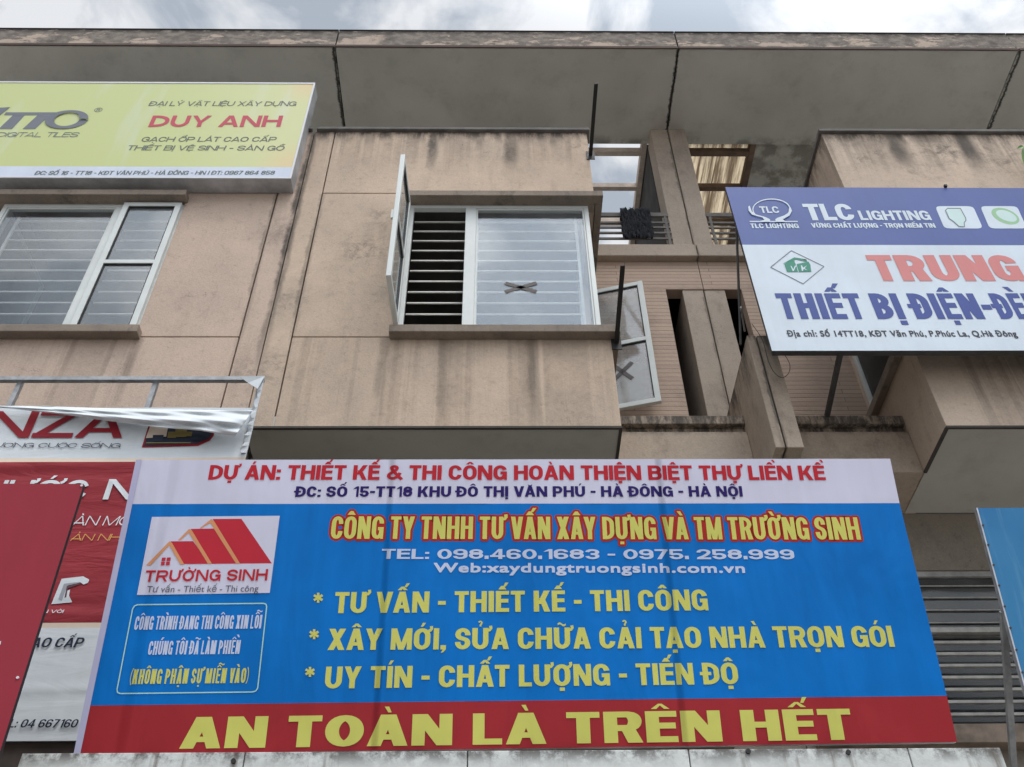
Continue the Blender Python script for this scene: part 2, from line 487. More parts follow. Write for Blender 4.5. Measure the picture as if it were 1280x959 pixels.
# ------------------------------------------------------------------ heavy signwriter's capitals drawn from strokes
import unicodedata
GW = dict(A=.66, B=.62, C=.60, D=.62, E=.52, F=.50, G=.62, H=.64, I=.0, K=.64, L=.48, M=.80, N=.66, O=.63, P=.60, Q=.63, R=.63, S=.58, T=.55, U=.62, V=.64, X=.64, Y=.63, W=.9, J=.5, Z=.56)
GW.update({'0': .57, '1': .36, '2': .56, '3': .56, '4': .60, '5': .56, '6': .57, '7': .52, '8': .57, '9': .57, '-': .30, ' ': .26, ':': 0, '.': 0, ',': 0, '(': .2, ')': .2, '&': .7, '|': 0})
def glyph(ch, w, s, t):
    """list of convex-ish quads (cap height 1) for one capital of width w, stem s, bar t"""
    Q = []
    R_ = lambda x0, x1, y0, y1: Q.append([(x0, y0), (x1, y0), (x1, y1), (x0, y1)])
    D_ = lambda b0, b1, t0, t1, y0=0.0, y1=1.0: Q.append([(b0, y0), (b1, y0), (t1, y1), (t0, y1)])
    a, b = s / 2, t / 2
    def pen(path, a=a, b=b):
        prev = None
        pp = [path[0]]
        for p in path[1:]:
            if math.hypot(p[0] - pp[-1][0], p[1] - pp[-1][1]) > 0.008: pp.append(p)
        path = pp
        for i, p in enumerate(path):
            q0, q1 = path[max(i - 1, 0)], path[min(i + 1, len(path) - 1)]
            dx, dy = q1[0] - q0[0], q1[1] - q0[1]; l = math.hypot(dx, dy) or 1
            nx, ny = -dy / l, dx / l
            k = math.sqrt((a * nx) ** 2 + (b * ny) ** 2)
            o = (a * a * nx / k, b * b * ny / k)
            cur = ((p[0] + o[0], p[1] + o[1]), (p[0] - o[0], p[1] - o[1]))
            if prev: Q.append([prev[0], prev[1], cur[1], cur[0]])
            prev = cur
    def arc(cx, cy, rx, ry, d0, d1, n=7):
        return [(cx + rx * math.cos(math.radians(d0 + (d1 - d0) * i / n)), cy + ry * math.sin(math.radians(d0 + (d1 - d0) * i / n))) for i in range(n + 1)]
    x0, x1, y0, y1 = a, w - a, b, 1 - b
    rx = (x1 - x0) / 2; cx = w / 2
    ry = min(0.5 - b, max(rx * 1.05, 0.24))
    up = lambda yy: math.degrees(math.asin(max(0.0, min(0.9, (yy - (y1 - ry)) / ry))))
    def bowl(yb, yt, xr=None):
        xr = (xr or w) - a; r = min((yt - yb) / 2, xr - s * 0.6); 
        return [(s * 0.5, yt)] + arc(xr - r, yt - (yt - yb) / 2, r, (yt - yb) / 2, 90, -90, 10) + [(s * 0.5, yb)]
    if ch == 'A':
        k = s * 0.56; D_(0, s, cx - k, cx - k + s); D_(w - s, w, cx + k - s, cx + k); R_(s * .75, w - s * .75, .2, .2 + t * .9)
    elif ch == 'B': R_(0, s, 0, 1); pen(bowl(.52, y1, w * .97)); pen(bowl(y0, .52))
    elif ch == 'C': pen(([(x1, .66)] if y1 - ry > .66 else []) + arc(cx, y1 - ry, rx, ry, up(.66), 90) + arc(cx, y1 - ry, rx, ry, 90, 180)[1:] + arc(cx, y0 + ry, rx, ry, 180, 270) + arc(cx, y0 + ry, rx, ry, 270, 360 - up(.66))[1:] + ([(x1, .34)] if y0 + ry < .34 else []))
    elif ch in 'DĐ':
        R_(0, s, 0, 1)
        r = min(rx * 1.6, x1 - s * .6); pen([(s * .5, y1)] + arc(x1 - r, y1 - ry, r, ry, 90, 0) + arc(x1 - r, y0 + ry, r, ry, 0, -90) + [(s * .5, y0)])
        if ch == 'Đ': R_(-.5 * s, w * .52, .5 - t * .42, .5 + t * .42)
    elif ch in 'EF':
        R_(0, s, 0, 1); R_(s * .9, w, 1 - t, 1); R_(s * .9, w * .95, .53 - t / 2, .53 + t / 2)
        if ch == 'E': R_(s * .9, w, 0, t)
    elif ch == 'G':
        pen(([(x1, .68)] if y1 - ry > .68 else []) + arc(cx, y1 - ry, rx, ry, up(.68), 90) + arc(cx, y1 - ry, rx, ry, 90, 180)[1:] + arc(cx, y0 + ry, rx, ry, 180, 270) + arc(cx, y0 + ry, rx, ry, 270, 360 - up(.60))[1:] + ([(x1, .45)] if y0 + ry < .45 else []))
        R_(w * .52, w, .38, .38 + t); R_(w - s * .62, w, 0, .42)
    elif ch == 'H': R_(0, s, 0, 1); R_(w - s, w, 0, 1); R_(s * .9, w - s * .9, .52 - t / 2, .52 + t / 2)
    elif ch in 'I|': R_(0, s, 0, 1)
    elif ch == 'K':
        R_(0, s, 0, 1); D_(s * .7, s * 1.75, w - s * 1.15, w - s * .02, .36, 1); D_(w - s * 1.12, w, s * 1.0, s * 2.05, 0, .64)
    elif ch == 'L': R_(0, s, 0, 1); R_(s * .9, w, 0, t)
    elif ch == 'M':
        m = s * .9; R_(0, m, 0, 1); R_(w - m, w, 0, 1); D_(cx - s * .5, cx + s * .42, 0, m * 1.15); D_(cx - s * .42, cx + s * .5, w - m * 1.15, w)
    elif ch == 'N': R_(0, s * .95, 0, 1); R_(w - s * .95, w, 0, 1); D_(w - s * 1.12, w - s * .0, 0, s * 1.12)
    elif ch in 'OQ0Ơ':
        P = arc(cx, y1 - ry, rx, ry, 0, 90) + arc(cx, y1 - ry, rx, ry, 90, 180)[1:] + arc(cx, y0 + ry, rx, ry, 180, 270) + arc(cx, y0 + ry, rx, ry, 270, 360)[1:]
        pen(P + [P[0], P[1]])
    elif ch == 'P': R_(0, s, 0, 1); pen(bowl(.42, y1))
    elif ch == 'R': R_(0, s, 0, 1); pen(bowl(.47, y1)); D_(w - s * 1.08, w + s * .02, w * .42, w * .42 + s * 1.05, 0, .50)
    elif ch == 'S':
        r2 = (1 - t) / 4 + .01; c1, c2 = y1 - r2, y0 + r2
        mid = []
        for i in range(1, 10):
            u = i / 10; bx = [x0, x0, x1, x1]; by = [c1, c1 - .27, c2 + .27, c2]
            k = ((1 - u) ** 3, 3 * u * (1 - u) ** 2, 3 * u * u * (1 - u), u ** 3)
            mid.append((sum(p * q for p, q in zip(k, bx)), sum(p * q for p, q in zip(k, by))))
        pen([(x1, c1 - .04)] + arc(cx, c1, rx, r2, 0, 90) + arc(cx, c1, rx, r2, 90, 180)[1:] + mid + arc(cx, c2, rx, r2, 0, -90) + arc(cx, c2, rx, r2, -90, -180)[1:] + [(x0, c2 + .04)])
    elif ch == 'T': R_(0, w, 1 - t, 1); R_(cx - a, cx + a, 0, 1 - t * .9)
    elif ch in 'UƯ': pen([(x0, 1)] + arc(cx, y0 + ry, rx, ry, 180, 270) + arc(cx, y0 + ry, rx, ry, 270, 360)[1:] + [(x1, 1)])
    elif ch == 'V': k = s * .56; D_(cx - k, cx - k + s, 0, s); D_(cx + k - s, cx + k, w - s, w)
    elif ch == 'X': D_(0, s * 1.12, w - s * 1.12, w); D_(w - s * 1.12, w, 0, s * 1.12)
    elif ch == 'Y': R_(cx - a, cx + a, 0, .48); D_(cx - a, cx + a * .9, 0, s * 1.05, .38, 1); D_(cx - a * .9, cx + a, w - s * 1.05, w, .38, 1)
    elif ch == 'Z': R_(0, w, 0, t); R_(0, w, 1 - t, 1); D_(0, s * 1.2, w - s * 1.2, w, t * .5, 1 - t * .5)
    elif ch == '1': R_(w - s, w, 0, 1); D_(0, 0.001, w - s, w - s * .5, .70, .98); Q.append([(0, .72), (w - s * .9, .80), (w - s * .9, 1.0), (w * .3, .88)])
    elif ch == '2':
        r2 = .29 - b; c = y1 - r2
        P = [(x0, c - .04)] + arc(cx, c, rx, r2, 180, 90) + arc(cx, c, rx, r2, 90, 0)[1:]
        for i in range(1, 9):
            u = i / 8; P.append(((1 - u) ** 2 * x1 + 2 * u * (1 - u) * x1 * .97 + u * u * x0, (1 - u) ** 2 * c + 2 * u * (1 - u) * (c - .26) + u * u * t * .7))
        pen(P); R_(0, w, 0, t)
    elif ch == '3':
        r2 = (1 - t) / 4; pen([(x0, y1 - r2)] + arc(cx, y1 - r2, rx, r2, 180, -90, 14)); pen(arc(cx, y0 + r2, rx, r2, 90, -180, 14))
        R_(w * .38, w * .6, .5 - t / 2, .5 + t / 2)
    elif ch == '4': R_(w * .55, w * .55 + s, 0, 1); R_(0, w, .2, .2 + t); D_(0, s * .9, w * .55, w * .55 + s * .6, .25, 1)
    elif ch == '5':
        r2 = .31 - b; R_(s * .1, w * .95, 1 - t, 1); R_(s * .1, s, .45, 1)
        pen([(x0, .5)] + arc(cx, y0 + r2, rx, r2, 130, 0) + arc(cx, y0 + r2, rx, r2, 0, -180, 12)[1:])
    elif ch in '69':
        r2 = .31 - b
        P1 = arc(cx, y0 + r2, rx, r2, 0, 360, 18); P2 = [(x1, .72)] + arc(cx, y1 - .2, rx, .2, 0, 180, 10) + [(x0, y0 + r2)]
        if ch == '9': P1 = [(w - p[0], 1 - p[1]) for p in P1]; P2 = [(w - p[0], 1 - p[1]) for p in P2]
        pen(P1 + [P1[1]]); pen(P2)
    elif ch == '7': R_(0, w, 1 - t, 1); D_(w * .16, w * .16 + s * 1.1, w - s * 1.1, w, 0, 1 - t * .5)
    elif ch == '8':
        for c, r2, k in ((y1 - .215, .215, .94), (y0 + .275 - .01, .265, 1.0)):
            P = arc(cx, c, rx * k, r2 - b * .2, 0, 360, 18); pen(P + [P[1]])
    elif ch == '-': R_(0, w, .36, .36 + t)
    elif ch == '.': R_(0, s, 0, s * .9)
    elif ch == ':': R_(0, s, 0, .2); R_(0, s, .5, .7)
    elif ch == ',': R_(0, s, 0, .2); Q.append([(s * .45, .01), (s * .1, -.16), (s * .55, -.13), (s, .01)])
    elif ch == '(': pen(arc(w + .12, .5, w + .12 - a, .62, 118, 242, 10), a * .9, b * .8)
    elif ch == ')': pen(arc(-.12, .5, w + .12 - a, .62, 62, -62, 10), a * .9, b * .8)
    elif ch == '&':
        pen([(w, 0.02), (w * .72, .28), (w * .36, .66), (w * .30, .80)] + arc(w * .47, .80, w * .18, .12, 180, 0, 8) + [(w * .60, .68), (w * .36, .52), (x0 + .01, .36)] + arc(w * .40, .27, w * .40 - a, .27 - b, 170, 300, 8) + [(w * .74, .24), (w * .86, .48)], a * .85, b * .9)
    if ch in 'ƠƯ':
        e = .04 if ch == 'Ư' else -.03
        pen([(w - a * 1.2, .88 if ch == 'Ư' else .84), (w + e + .02, .90), (w + e + .07, .98), (w + e + .055, 1.10)], min(a, .07), min(b, .065))
    return Q
def accents(marks, w, s, t):
    Q = []; cx = w / 2
    k = min(s, .2) * .62; e = min(t, .17) * .75
    low = 1.07
    up = [m for m in marks if m in '\u0300\u0301\u0303\u0309']
    if '\u0302' in marks:
        hw = max(.17, w * .30)
        Q.append([(cx - hw, low), (cx - hw + k * 1.5, low), (cx + k * .5, low + .15 + .02), (cx - k * .5, low + .17)])
        Q.append([(cx + hw - k * 1.5, low), (cx + hw, low), (cx + k * .5, low + .17), (cx - k * .5, low + .17)])
        ox, oy = cx + hw * .72, low + .14
    elif '\u0306' in marks:
        P = [(cx + .17 * math.cos(math.radians(d)), low + .15 + .13 * math.sin(math.radians(d))) for d in range(180, 361, 20)]
        for p, q in zip(P, P[1:]):
            Q.append([(p[0], p[1]), (p[0], p[1] - e), (q[0], q[1] - e), (q[0], q[1])])
        ox, oy = cx, low + .18
    else: ox, oy = cx, low
    for m in up:
        if m == '\u0301': Q.append([(ox - .09, oy), (ox + .02, oy), (ox + .15, oy + .19), (ox - .0, oy + .19)])
        elif m == '\u0300':
            if '\u0302' in marks: ox = cx + .28
            Q.append([(ox - .02, oy), (ox + .09, oy), (ox + .0, oy + .19), (ox - .15, oy + .19)])
        elif m == '\u0309':
            P = [(ox - .09, oy + .20), (ox - .02, oy + .25), (ox + .06, oy + .21), (ox + .06, oy + .14), (ox, oy + .09), (ox, oy)]
            for p, q in zip(P, P[1:]):
                dx, dy = q[0] - p[0], q[1] - p[1]; l = math.hypot(dx, dy); nx, ny = -dy / l * .04, dx / l * .035
                Q.append([(p[0] + nx, p[1] + ny), (p[0] - nx, p[1] - ny), (q[0] - nx, q[1] - ny), (q[0] + nx, q[1] + ny)])
        elif m == '\u0303':
            P = [(ox - .19 + .038 * i, oy + .08 + .05 * math.sin(i / 10 * 2 * math.pi)) for i in range(11)]
            for p, q in zip(P, P[1:]): Q.append([(p[0], p[1] - .045), (q[0], q[1] - .045), (q[0], q[1] + .045), (p[0], p[1] + .045)])
    if '\u0323' in marks: Q.append([(cx - s * .45, -.22), (cx + s * .45, -.22), (cx + s * .45, -.22 + t * .85), (cx - s * .45, -.22 + t * .85)])
    return Q
def split_marks(ch):
    d = unicodedata.normalize('NFD', ch); b = d[0]; m = d[1:]
    if '\u031b' in m: b = {'O': 'Ơ', 'U': 'Ư'}[b]; m = m.replace('\u031b', '')
    return b, m
def capital_mesh(body, w, h, s, t, gap, grow=0.0, shear=0.0):
    L_ = [split_marks(c) for c in body]
    base = [GW[{'Ơ': 'O', 'Ư': 'U', 'Đ': 'D'}.get(b, b)] for b, m in L_]
    fixed = sum(s for b, m in L_ if b in 'I:.,|'); n = len(L_)
    def gp(i):
        b0, b1 = L_[i][0], L_[i + 1][0]
        g = gap
        if b0 in 'ƯƠ': g += .06
        if (b0 + b1) in ('TA', 'AT', 'VA', 'AV', 'AY', 'YA', 'LT', 'LY', 'LV'): g -= .5 * gap
        if b1 == ' ' or b0 == ' ': g *= .6
        return g
    free = w / h - fixed - sum(gp(i) for i in range(n - 1))
    c = max(0.2, free / sum(base))
    OV, OF = [], []; x = 0.0; K = 100.0
    for i, (b, m) in enumerate(L_):
        gw = s if b in 'I:.,|' else base[i] * c
        st = s if gw > 2.3 * s or b in 'I:.,|' else max(gw / 2.5, .05)
        V, F, polys = [], [], []
        for q in (glyph(b, gw, st, t) + accents(m, gw, st, t) if b != ' ' else []):
            pts = [Vector(((x + px_ + shear * py_) * h * K, py_ * h * K)) for px_, py_ in q]
            if grow:
                g_ = grow * K
                pts = [p + Vector((g_ * math.cos(k * math.pi / 4), g_ * math.sin(k * math.pi / 4))) for p in pts for k in range(8)]
            pts = [pts[j] for j in geometry.convex_hull_2d(pts)]
            if len(pts) < 3: continue
            ar = sum(pts[j].x * pts[(j + 1) % len(pts)].y - pts[(j + 1) % len(pts)].x * pts[j].y for j in range(len(pts)))
            if ar < 0: pts.reverse()
            if abs(ar) < 1e-5: continue
            polys.append(pts)
            i0 = len(V); V += pts; F += [(i0 + j, i0 + (j + 1) % len(pts)) for j in range(len(pts))]
        if V:
            vs, es, fs, ov, oe, of = geometry.delaunay_2d_cdt(V, F, [], 0, 1e-4)
            o0 = len(OV); OV += [(v.x / K, v.y / K) for v in vs]
            for f in fs:
                cx = sum(vs[k].x for k in f) / len(f); cy = sum(vs[k].y for k in f) / len(f)
                for P in polys:
                    if all((P[j].x - P[j - 1].x) * (cy - P[j - 1].y) - (P[j].y - P[j - 1].y) * (cx - P[j - 1].x) >= 0 for j in range(len(P))):
                        OF.append(tuple(o0 + k for k in f)); break
        x += gw
        if i < n - 1: x += gp(i)
    return OV, OF

class Plane:
    """a flat sign standing in the scene: origin, across, up"""
    def __init__(self, O, u=(1, 0, 0), v=(0, 0, 1)):
        self.O = Vector(O); self.u = Vector(u).normalized(); self.v = Vector(v).normalized()
        self.n = self.u.cross(self.v).normalized()
        self.disp = None
    def ab(self, x, y):
        d = ray(x, y); E = Vector((0, 0, EYE))
        s = (self.O - E).dot(self.n) / d.dot(self.n)
        p = E + d * s - self.O
        return p.dot(self.u), p.dot(self.v)
    def P(self, a, b, off=0.0):
        if self.disp: off += self.disp(a, b)
        return self.O + self.u * a + self.v * b + self.n * off
    def px(self, x, y, off=0.0):
        a, b = self.ab(x, y)
        return self.P(a, b, off)

def board(pl, corners, back, name, mats, parent, front_mi=0, side_mi=1):
    """solid panel: outline given on the sign plane, depth behind it"""
    mb = MB()
    F = [pl.P(a, b) for a, b in corners]; B = [pl.P(a, b, -back) for a, b in corners]
    mb.face(F, front_mi); mb.face(B[::-1], side_mi)
    for i in range(len(F)):
        j = (i + 1) % len(F)
        mb.face([F[j], F[i], B[i], B[j]], side_mi)
    return mb.build(name, mats, parent)

def lettering(pl, parent, body, left, right, cap, mat, off=0.003, stem=0.21, hs=0.165, ls=1.0, shear=0.0, outline=None, ow=0.008, gap=0.085):
    """left/right: ends of the baseline on the photograph; cap: height of the capitals there"""
    a0, b0 = pl.ab(*left); a1, b1 = pl.ab(*right)
    h = abs(pl.ab(left[0], left[1] - cap)[1] - b0)
    w = math.hypot(a1 - a0, b1 - b0)
    fr = (w / h) / (math.hypot(right[0] - left[0], right[1] - left[1]) / cap)      # strokes were measured on the foreshortened picture
    stem, gap = stem * fr, gap * fr
    rot = math.atan2(b1 - b0, a1 - a0)
    def put(grow, m, o):
        if body.upper() == body and '®' not in body: vs, fs = capital_mesh(body, w, h, stem, hs, gap, grow, shear)
        else: vs, fs = letter_mesh(body, w, h, stem, hs, ls, shear, grow)
        mb = MB(); c, s = math.cos(rot), math.sin(rot)
        mb.v = [tuple(pl.P(a0 + x * c - y * s, b0 + x * s + y * c, o)) for x, y in vs]
        mb.f = [tuple(f) for f in fs]; mb.m = [0] * len(fs)
        return mb.build('lettering', m, parent)
    if outline is not None: put(ow, outline, off - 0.0015)
    return put(0.0, mat, off)

def printed(pl, parent, name, polys, mats, off=0.002, step=0.0004):
    """flat printed shapes; polys: (list of photo points, material index)"""
    mb = MB()
    for i, (pts, mi) in enumerate(polys):
        P = [pl.ab(*p) for p in pts]
        ar = sum(P[k][0] * P[(k + 1) % len(P)][1] - P[(k + 1) % len(P)][0] * P[k][1] for k in range(len(P)))
        if ar < 0: P.reverse()
        mb.face([pl.P(a, b, off + step * i) for a, b in P], mi)
    return mb.build(name, mats, parent)
def stroke(pts, w, closed=False):
    """thin quads along a photo polyline"""
    out = []
    n = len(pts)
    for i in range(n if closed else n - 1):
        (x0, y0), (x1, y1) = pts[i], pts[(i + 1) % n]
        L_ = math.hypot(x1 - x0, y1 - y0) or 1
        nx, ny = -(y1 - y0) / L_ * w / 2, (x1 - x0) / L_ * w / 2
        out.append([(x0 + nx, y0 + ny), (x1 + nx, y1 + ny), (x1 - nx, y1 - ny), (x0 - nx, y0 - ny)])
    return out

# ------------------------------------------------------------------ setting: ground
mb = MB(); mb.face([(-900, -900, 0), (900, -900, 0), (900, 900, 0), (-900, 900, 0)])
tag(mb.build('ground', flat('worn paving', (0.27, 0.26, 0.245), 0.9, scale=2)), kind='structure')
mb = MB(); mb.box(-60, 60, -9.5, -1.5, -0.05, 0.004)
tag(mb.build('road', flat('asphalt', (0.06, 0.06, 0.062), 0.9, scale=3)), kind='structure')
mb = MB(); mb.box(-60, 60, -1.5, 8.0, -0.05, 0.12)
tag(mb.build('pavement', flat('paving blocks', (0.33, 0.31, 0.29), 0.85, scale=4)), kind='structure')

# ------------------------------------------------------------------ the row houses
YB, YW, YS = 6.75, 8.06, 7.41
ZB, ZP, ZE = 7.63, 12.66, 14.91
ZW0, ZW1 = 8.93, 11.10

def frame_rect(mb, X, y0, y1, z0, z1, xa, xb, t, mi=0):
    """rectangular window frame in the facade plane made of four butted members"""
    a, b = min(X(xa), X(xb)), max(X(xa), X(xb))
    mb.box(a, b, y0, y1, z0, z0 + t, mi); mb.box(a, b, y0, y1, z1 - t, z1, mi)
    mb.box(a, a + t, y0, y1, z0 + t, z1 - t, mi); mb.box(b - t, b, y0, y1, z0 + t, z1 - t, mi)

def row_house(X0, sg, wb, label, wallmat, dirtwall, opts):
    X = lambda a: X0 + sg * a
    WT = 4.93
    root = empty('row_house', (X(WT / 2), 7.6, 0), label, 'house', 'row houses under one eave')
    # --- bay front: render panels with shadow grooves between them
    t = 0.12
    mb = MB()
    def pan(a, b, z0, z1, y0=YB, y1=YB + t): mb.box(X(a), X(b), y0, y1, z0, z1)
    g = 0.007
    wl, wr = 1.30, wb - 0.08
    ins = opts.get('inset', 0.08)
    pan(0.005, 0.255, ZB, ZP)
    pan(0.255 + 2 * g, wb, ZB, 8.842 - g)
    pan(0.255 + 2 * g, wl, 8.842 + g, 11.318 - g)
    pan(wl, wb, 8.842 + g, ZW0 - 0.03)
    if ins < 0.05: pan(wr, wb, ZW0 - 0.03, ZW1 + 0.03)
    pan(wl, wb, ZW1 + 0.03, 11.318 - g)
    pan(0.255 + 2 * g, wb, 11.318 + g, ZP)
    # cheek facing the balcony, with the side window opening
    xs0, xs1 = X(wb - t), X(wb)
    mb.box(xs0, xs1, YB + t, YW + 0.1, ZB, ZW0 - 0.03)
    mb.box(xs0, xs1, YB + t, YW + 0.1, ZW1 + 0.03, ZP)
    mb.box(xs0, xs1, 8.02, YW + 0.1, ZW0 - 0.03, ZW1 + 0.03)
    # parapet return along the party line and the terrace deck
    mb.box(X(0.005), X(0.12), YB + t, 10.2, 11.5, ZP)
    mb.build('bay_wall', wallmat, root, bevel=0.006)
    mb = MB(); mb.box(X(0.006), X(wb - 0.004), YB + 0.006, YW, ZB - 0.006, ZB + 0.14)
    mb.build('floor_slab', MAT['soffit'], root)
    mb = MB(); mb.box(X(0.02), X(wb - 0.02), YB + t, 10.2, 11.40, 11.52)
    mb.build('terrace_deck', MAT['soffit'], root)
    mb = MB()
    mb.box(X(0.0), X(wb + 0.004), YB - 0.008, YB + 0.02, ZB - 0.016, ZB + 0.008)
    mb.box(X(wb - 0.02), X(wb + 0.008), YB + 0.02, YS, ZB - 0.016, ZB + 0.008)
    mb.build('drip_edge', flat('dark drip edge', (0.07, 0.062, 0.055), 0.9, var=0.3), root)
    # coping and rail on the parapet
    mb = MB()
    mb.box(X(0.03), X(wb + 0.035), YB - 0.045, YB + 0.17, ZP, ZP + 0.055)
    mb.box(X(wb - 0.14), X(wb + 0.035), YB + 0.17, YW + 0.1, ZP, ZP + 0.055)
    mb.build('coping', flat('grimy coping', (0.15, 0.14, 0.13), 0.85, var=0.4, scale=5), root, bevel=0.008)
    mb = MB()
    mb.box(X(0.06), X(wb - 0.06), YB + 0.03, YB + 0.08, ZP + 0.10, ZP + 0.14)
    a = 0.15
    while a < wb:
        mb.box(X(a), X(a + 0.03), YB + 0.035, YB + 0.075, ZP + 0.055, ZP + 0.10); a += 0.8
    mb.build('parapet_rail', MAT['black'], root)
    # room behind
    mb = MB()
    x0, x1 = X(0.3), X(wb - t - 0.002)
    a, b = min(x0, x1), max(x0, x1)
    mb.face([(a, 10.4, 7.8), (b, 10.4, 7.8), (b, 10.4, 11.39), (a, 10.4, 11.39)])
    mb.face([(a, YB + t, 7.8), (a, 10.4, 7.8), (a, 10.4, 11.39), (a, YB + t, 11.39)])
    mb.face([(b, 8.2, 7.8), (b, 10.4, 7.8), (b, 10.4, 11.39), (b, 8.2, 11.39)])
    mb.face([(a, YB + t, 11.39), (b, YB + t, 11.39), (b, 10.4, 11.39), (a, 10.4, 11.39)])
    mb.face([(a, YB + t, 7.8), (b, YB + t, 7.8), (b, 10.4, 7.8), (a, 10.4, 7.8)])
    mb.build('room', opts.get('roommat', MAT['room']), root)
    # --- projecting hood and sill that wrap the corner
    mb = MB()
    mb.box(X(wl - 0.03), X(wb + 0.085), 6.625, YB - 0.002, ZW1 + 0.005, ZW1 + 0.105)
    mb.box(X(wb + 0.002), X(wb + 0.085), YB - 0.002, 8.04, ZW1 + 0.005, ZW1 + 0.105)
    mb.box(X(wl - 0.0), X(wb - 0.005), YB - 0.002, YB + 0.115, ZW1 + 0.005, ZW1 + 0.025)
    mb.build('window_hood', dirtwall, root, bevel=0.008)
    mb = MB()
    mb.box(X(wl - 0.06), X(wb + 0.085), 6.635, YB - 0.002, ZW0 - 0.13, ZW0 - 0.025)
    mb.box(X(wb + 0.002), X(wb + 0.085), YB - 0.002, 8.04, ZW0 - 0.13, ZW0 - 0.025)
    mb.build('window_sill', dirtwall, root, bevel=0.008)
    # --- front window
    fy0, fy1 = 6.765, 6.83
    xa, xm0, xm1, xb = wl + 0.005, 1.955, 2.075, wr - 0.004
    mb = MB()
    frame_rect(mb, X, fy0, fy1, ZW0 - 0.028, ZW1 + 0.003, xa, xb, 0.05)
    mb.box(X(xm0), X(xm1), fy0 - 0.006, fy1 + 0.004, ZW0 + 0.022, ZW1 - 0.047)
    # fixed light has a slimmer inner bead
    frame_rect(mb, X, fy0 + 0.012, fy1 - 0.004, ZW0 + 0.022, ZW1 - 0.047, xm1, xb - 0.05, 0.022)
    win = mb.build('window', MAT['pvc'], root, bevel=0.004)
    mb = MB(); mb.box(X(xm1 + 0.02), X(xb - 0.07), 6.79, 6.796, ZW0 + 0.04, ZW1 - 0.067)
    mb.build('pane', MAT['glass'], win)
    mb = MB()
    z = ZW0 + 0.05
    n = 12
    for i in range(n):
        zz = ZW0 + 0.06 + (ZW1 - ZW0 - 0.2) * i / (n - 1)
        mb.box(X(xa + 0.05), X(xm0), 6.90, 6.915, zz, zz + 0.016)
        mb.box(X(xm1), X(xb - 0.13), 6.90, 6.915, zz, zz + 0.016)
    mb.box(X(xb - 0.16), X(xb - 0.13), 6.896, 6.92, ZW0 + 0.03, ZW1 - 0.06)
    mb.box(X(xm1 + 0.0), X(xm1 + 0.025), 6.896, 6.92, ZW0 + 0.03, ZW1 - 0.06)
    mb.build('grille', MAT['grille'], win)
    # casement sash (closed, or swung out about its outer stile)
    sw = xm0 - xa - 0.03
    def sash(parent, hinge, ang, w, z0, z1, side, glass):
        """hinge: (x, y); ang: heading of the sash away from the hinge"""
        d = Vector((math.cos(ang), math.sin(ang), 0)); nn = Vector((-d.y, d.x, 0))
        H = Vector((hinge[0], hinge[1], 0))
        mb = MB(); gk = MB()
        def q(mbx, a0, a1, za, zb, th):
            i = len(mbx.v)
            for zz in (za, zb):
                for a_, s_ in ((a0, -1), (a1, -1), (a1, 1), (a0, 1)):
                    mbx.v.append(tuple(H + d * a_ + nn * (s_ * th / 2) + Vector((0, 0, zz))))
            for f in ((0, 3, 2, 1), (4, 5, 6, 7), (0, 1, 5, 4), (1, 2, 6, 5), (2, 3, 7, 6), (3, 0, 4, 7)):
                mbx.f.append(tuple(i + k for k in f)); mbx.m.append(0)
        s = 0.065; zm = (z0 + z1) / 2
        q(mb, 0, s, z0, z1, 0.05); q(mb, w - s, w, z0, z1, 0.05)
        q(mb, s, w - s, z0, z0 + s, 0.05); q(mb, s, w - s, z1 - s, z1, 0.05); q(mb, s, w - s, zm - 0.03, zm + 0.03, 0.05)
        so = mb.build('sash', MAT['pvc'], parent, bevel=0.004)
        pn = MB(); q(pn, s - 0.005, w - s + 0.005, z0 + s - 0.005, zm - 0.025, 0.006); q(pn, s - 0.005, w - s + 0.005, zm + 0.025, z1 - s + 0.005, 0.006)
        pn.build('pane', glass, so)
        e = 0.012
        for za, zb in ((z0 + s, zm - 0.03), (zm + 0.03, z1 - s)):
            q(gk, s, s + e, za, zb, 0.03); q(gk, w - s - e, w - s, za, zb, 0.03); q(gk, s + e, w - s - e, zb - e, zb, 0.03)
        gk.build('gasket', MAT['gasket'], so)
        hd = MB(); p = H + d * (w - 0.035) + nn * (-side * 0.04) + Vector((0, 0, zm - 0.09))
        hd.bar(p, p + Vector((0, 0, 0.14)), 0.025, 0.03); hd.build('handle', MAT['pvc'], so)
        return so
    if opts.get('open'):
        hx = X(xa) - sg * 0.01
        sash(root, (hx, 6.705), math.radians(-92 if sg > 0 else -88), 0.66, ZW0 + 0.02, ZW1 - 0.05, 1, MAT['glass'])
    else:
        # closed: flush with the frame, hinges outward
        hx = X(xa) + sg * 0.015
        sash(root, (hx, 6.742), 0.0 if sg > 0 else math.pi, sw + 0.04, ZW0 - 0.01, ZW1 - 0.02, 1, MAT['glass'])
    # --- side window
    mb = MB()
    sx0, sx1 = X(wb - ins - 0.055), X(wb - ins + 0.004)
    za, zb_ = ZW0 - 0.028, ZW1 + 0.003
    ya = 6.88 if ins < 0.05 else 6.832
    mb.box(sx0, sx1, ya, 8.015, za, za + 0.06); mb.box(sx0, sx1, ya, 8.015, zb_ - 0.06, zb_)
    mb.box(sx0, sx1, ya, 6.90, za + 0.06, zb_ - 0.06); mb.box(sx0, sx1, 7.945, 8.015, za + 0.06, zb_ - 0.06)
    sidew = mb.build('window', MAT['pvc'], root, bevel=0.004)
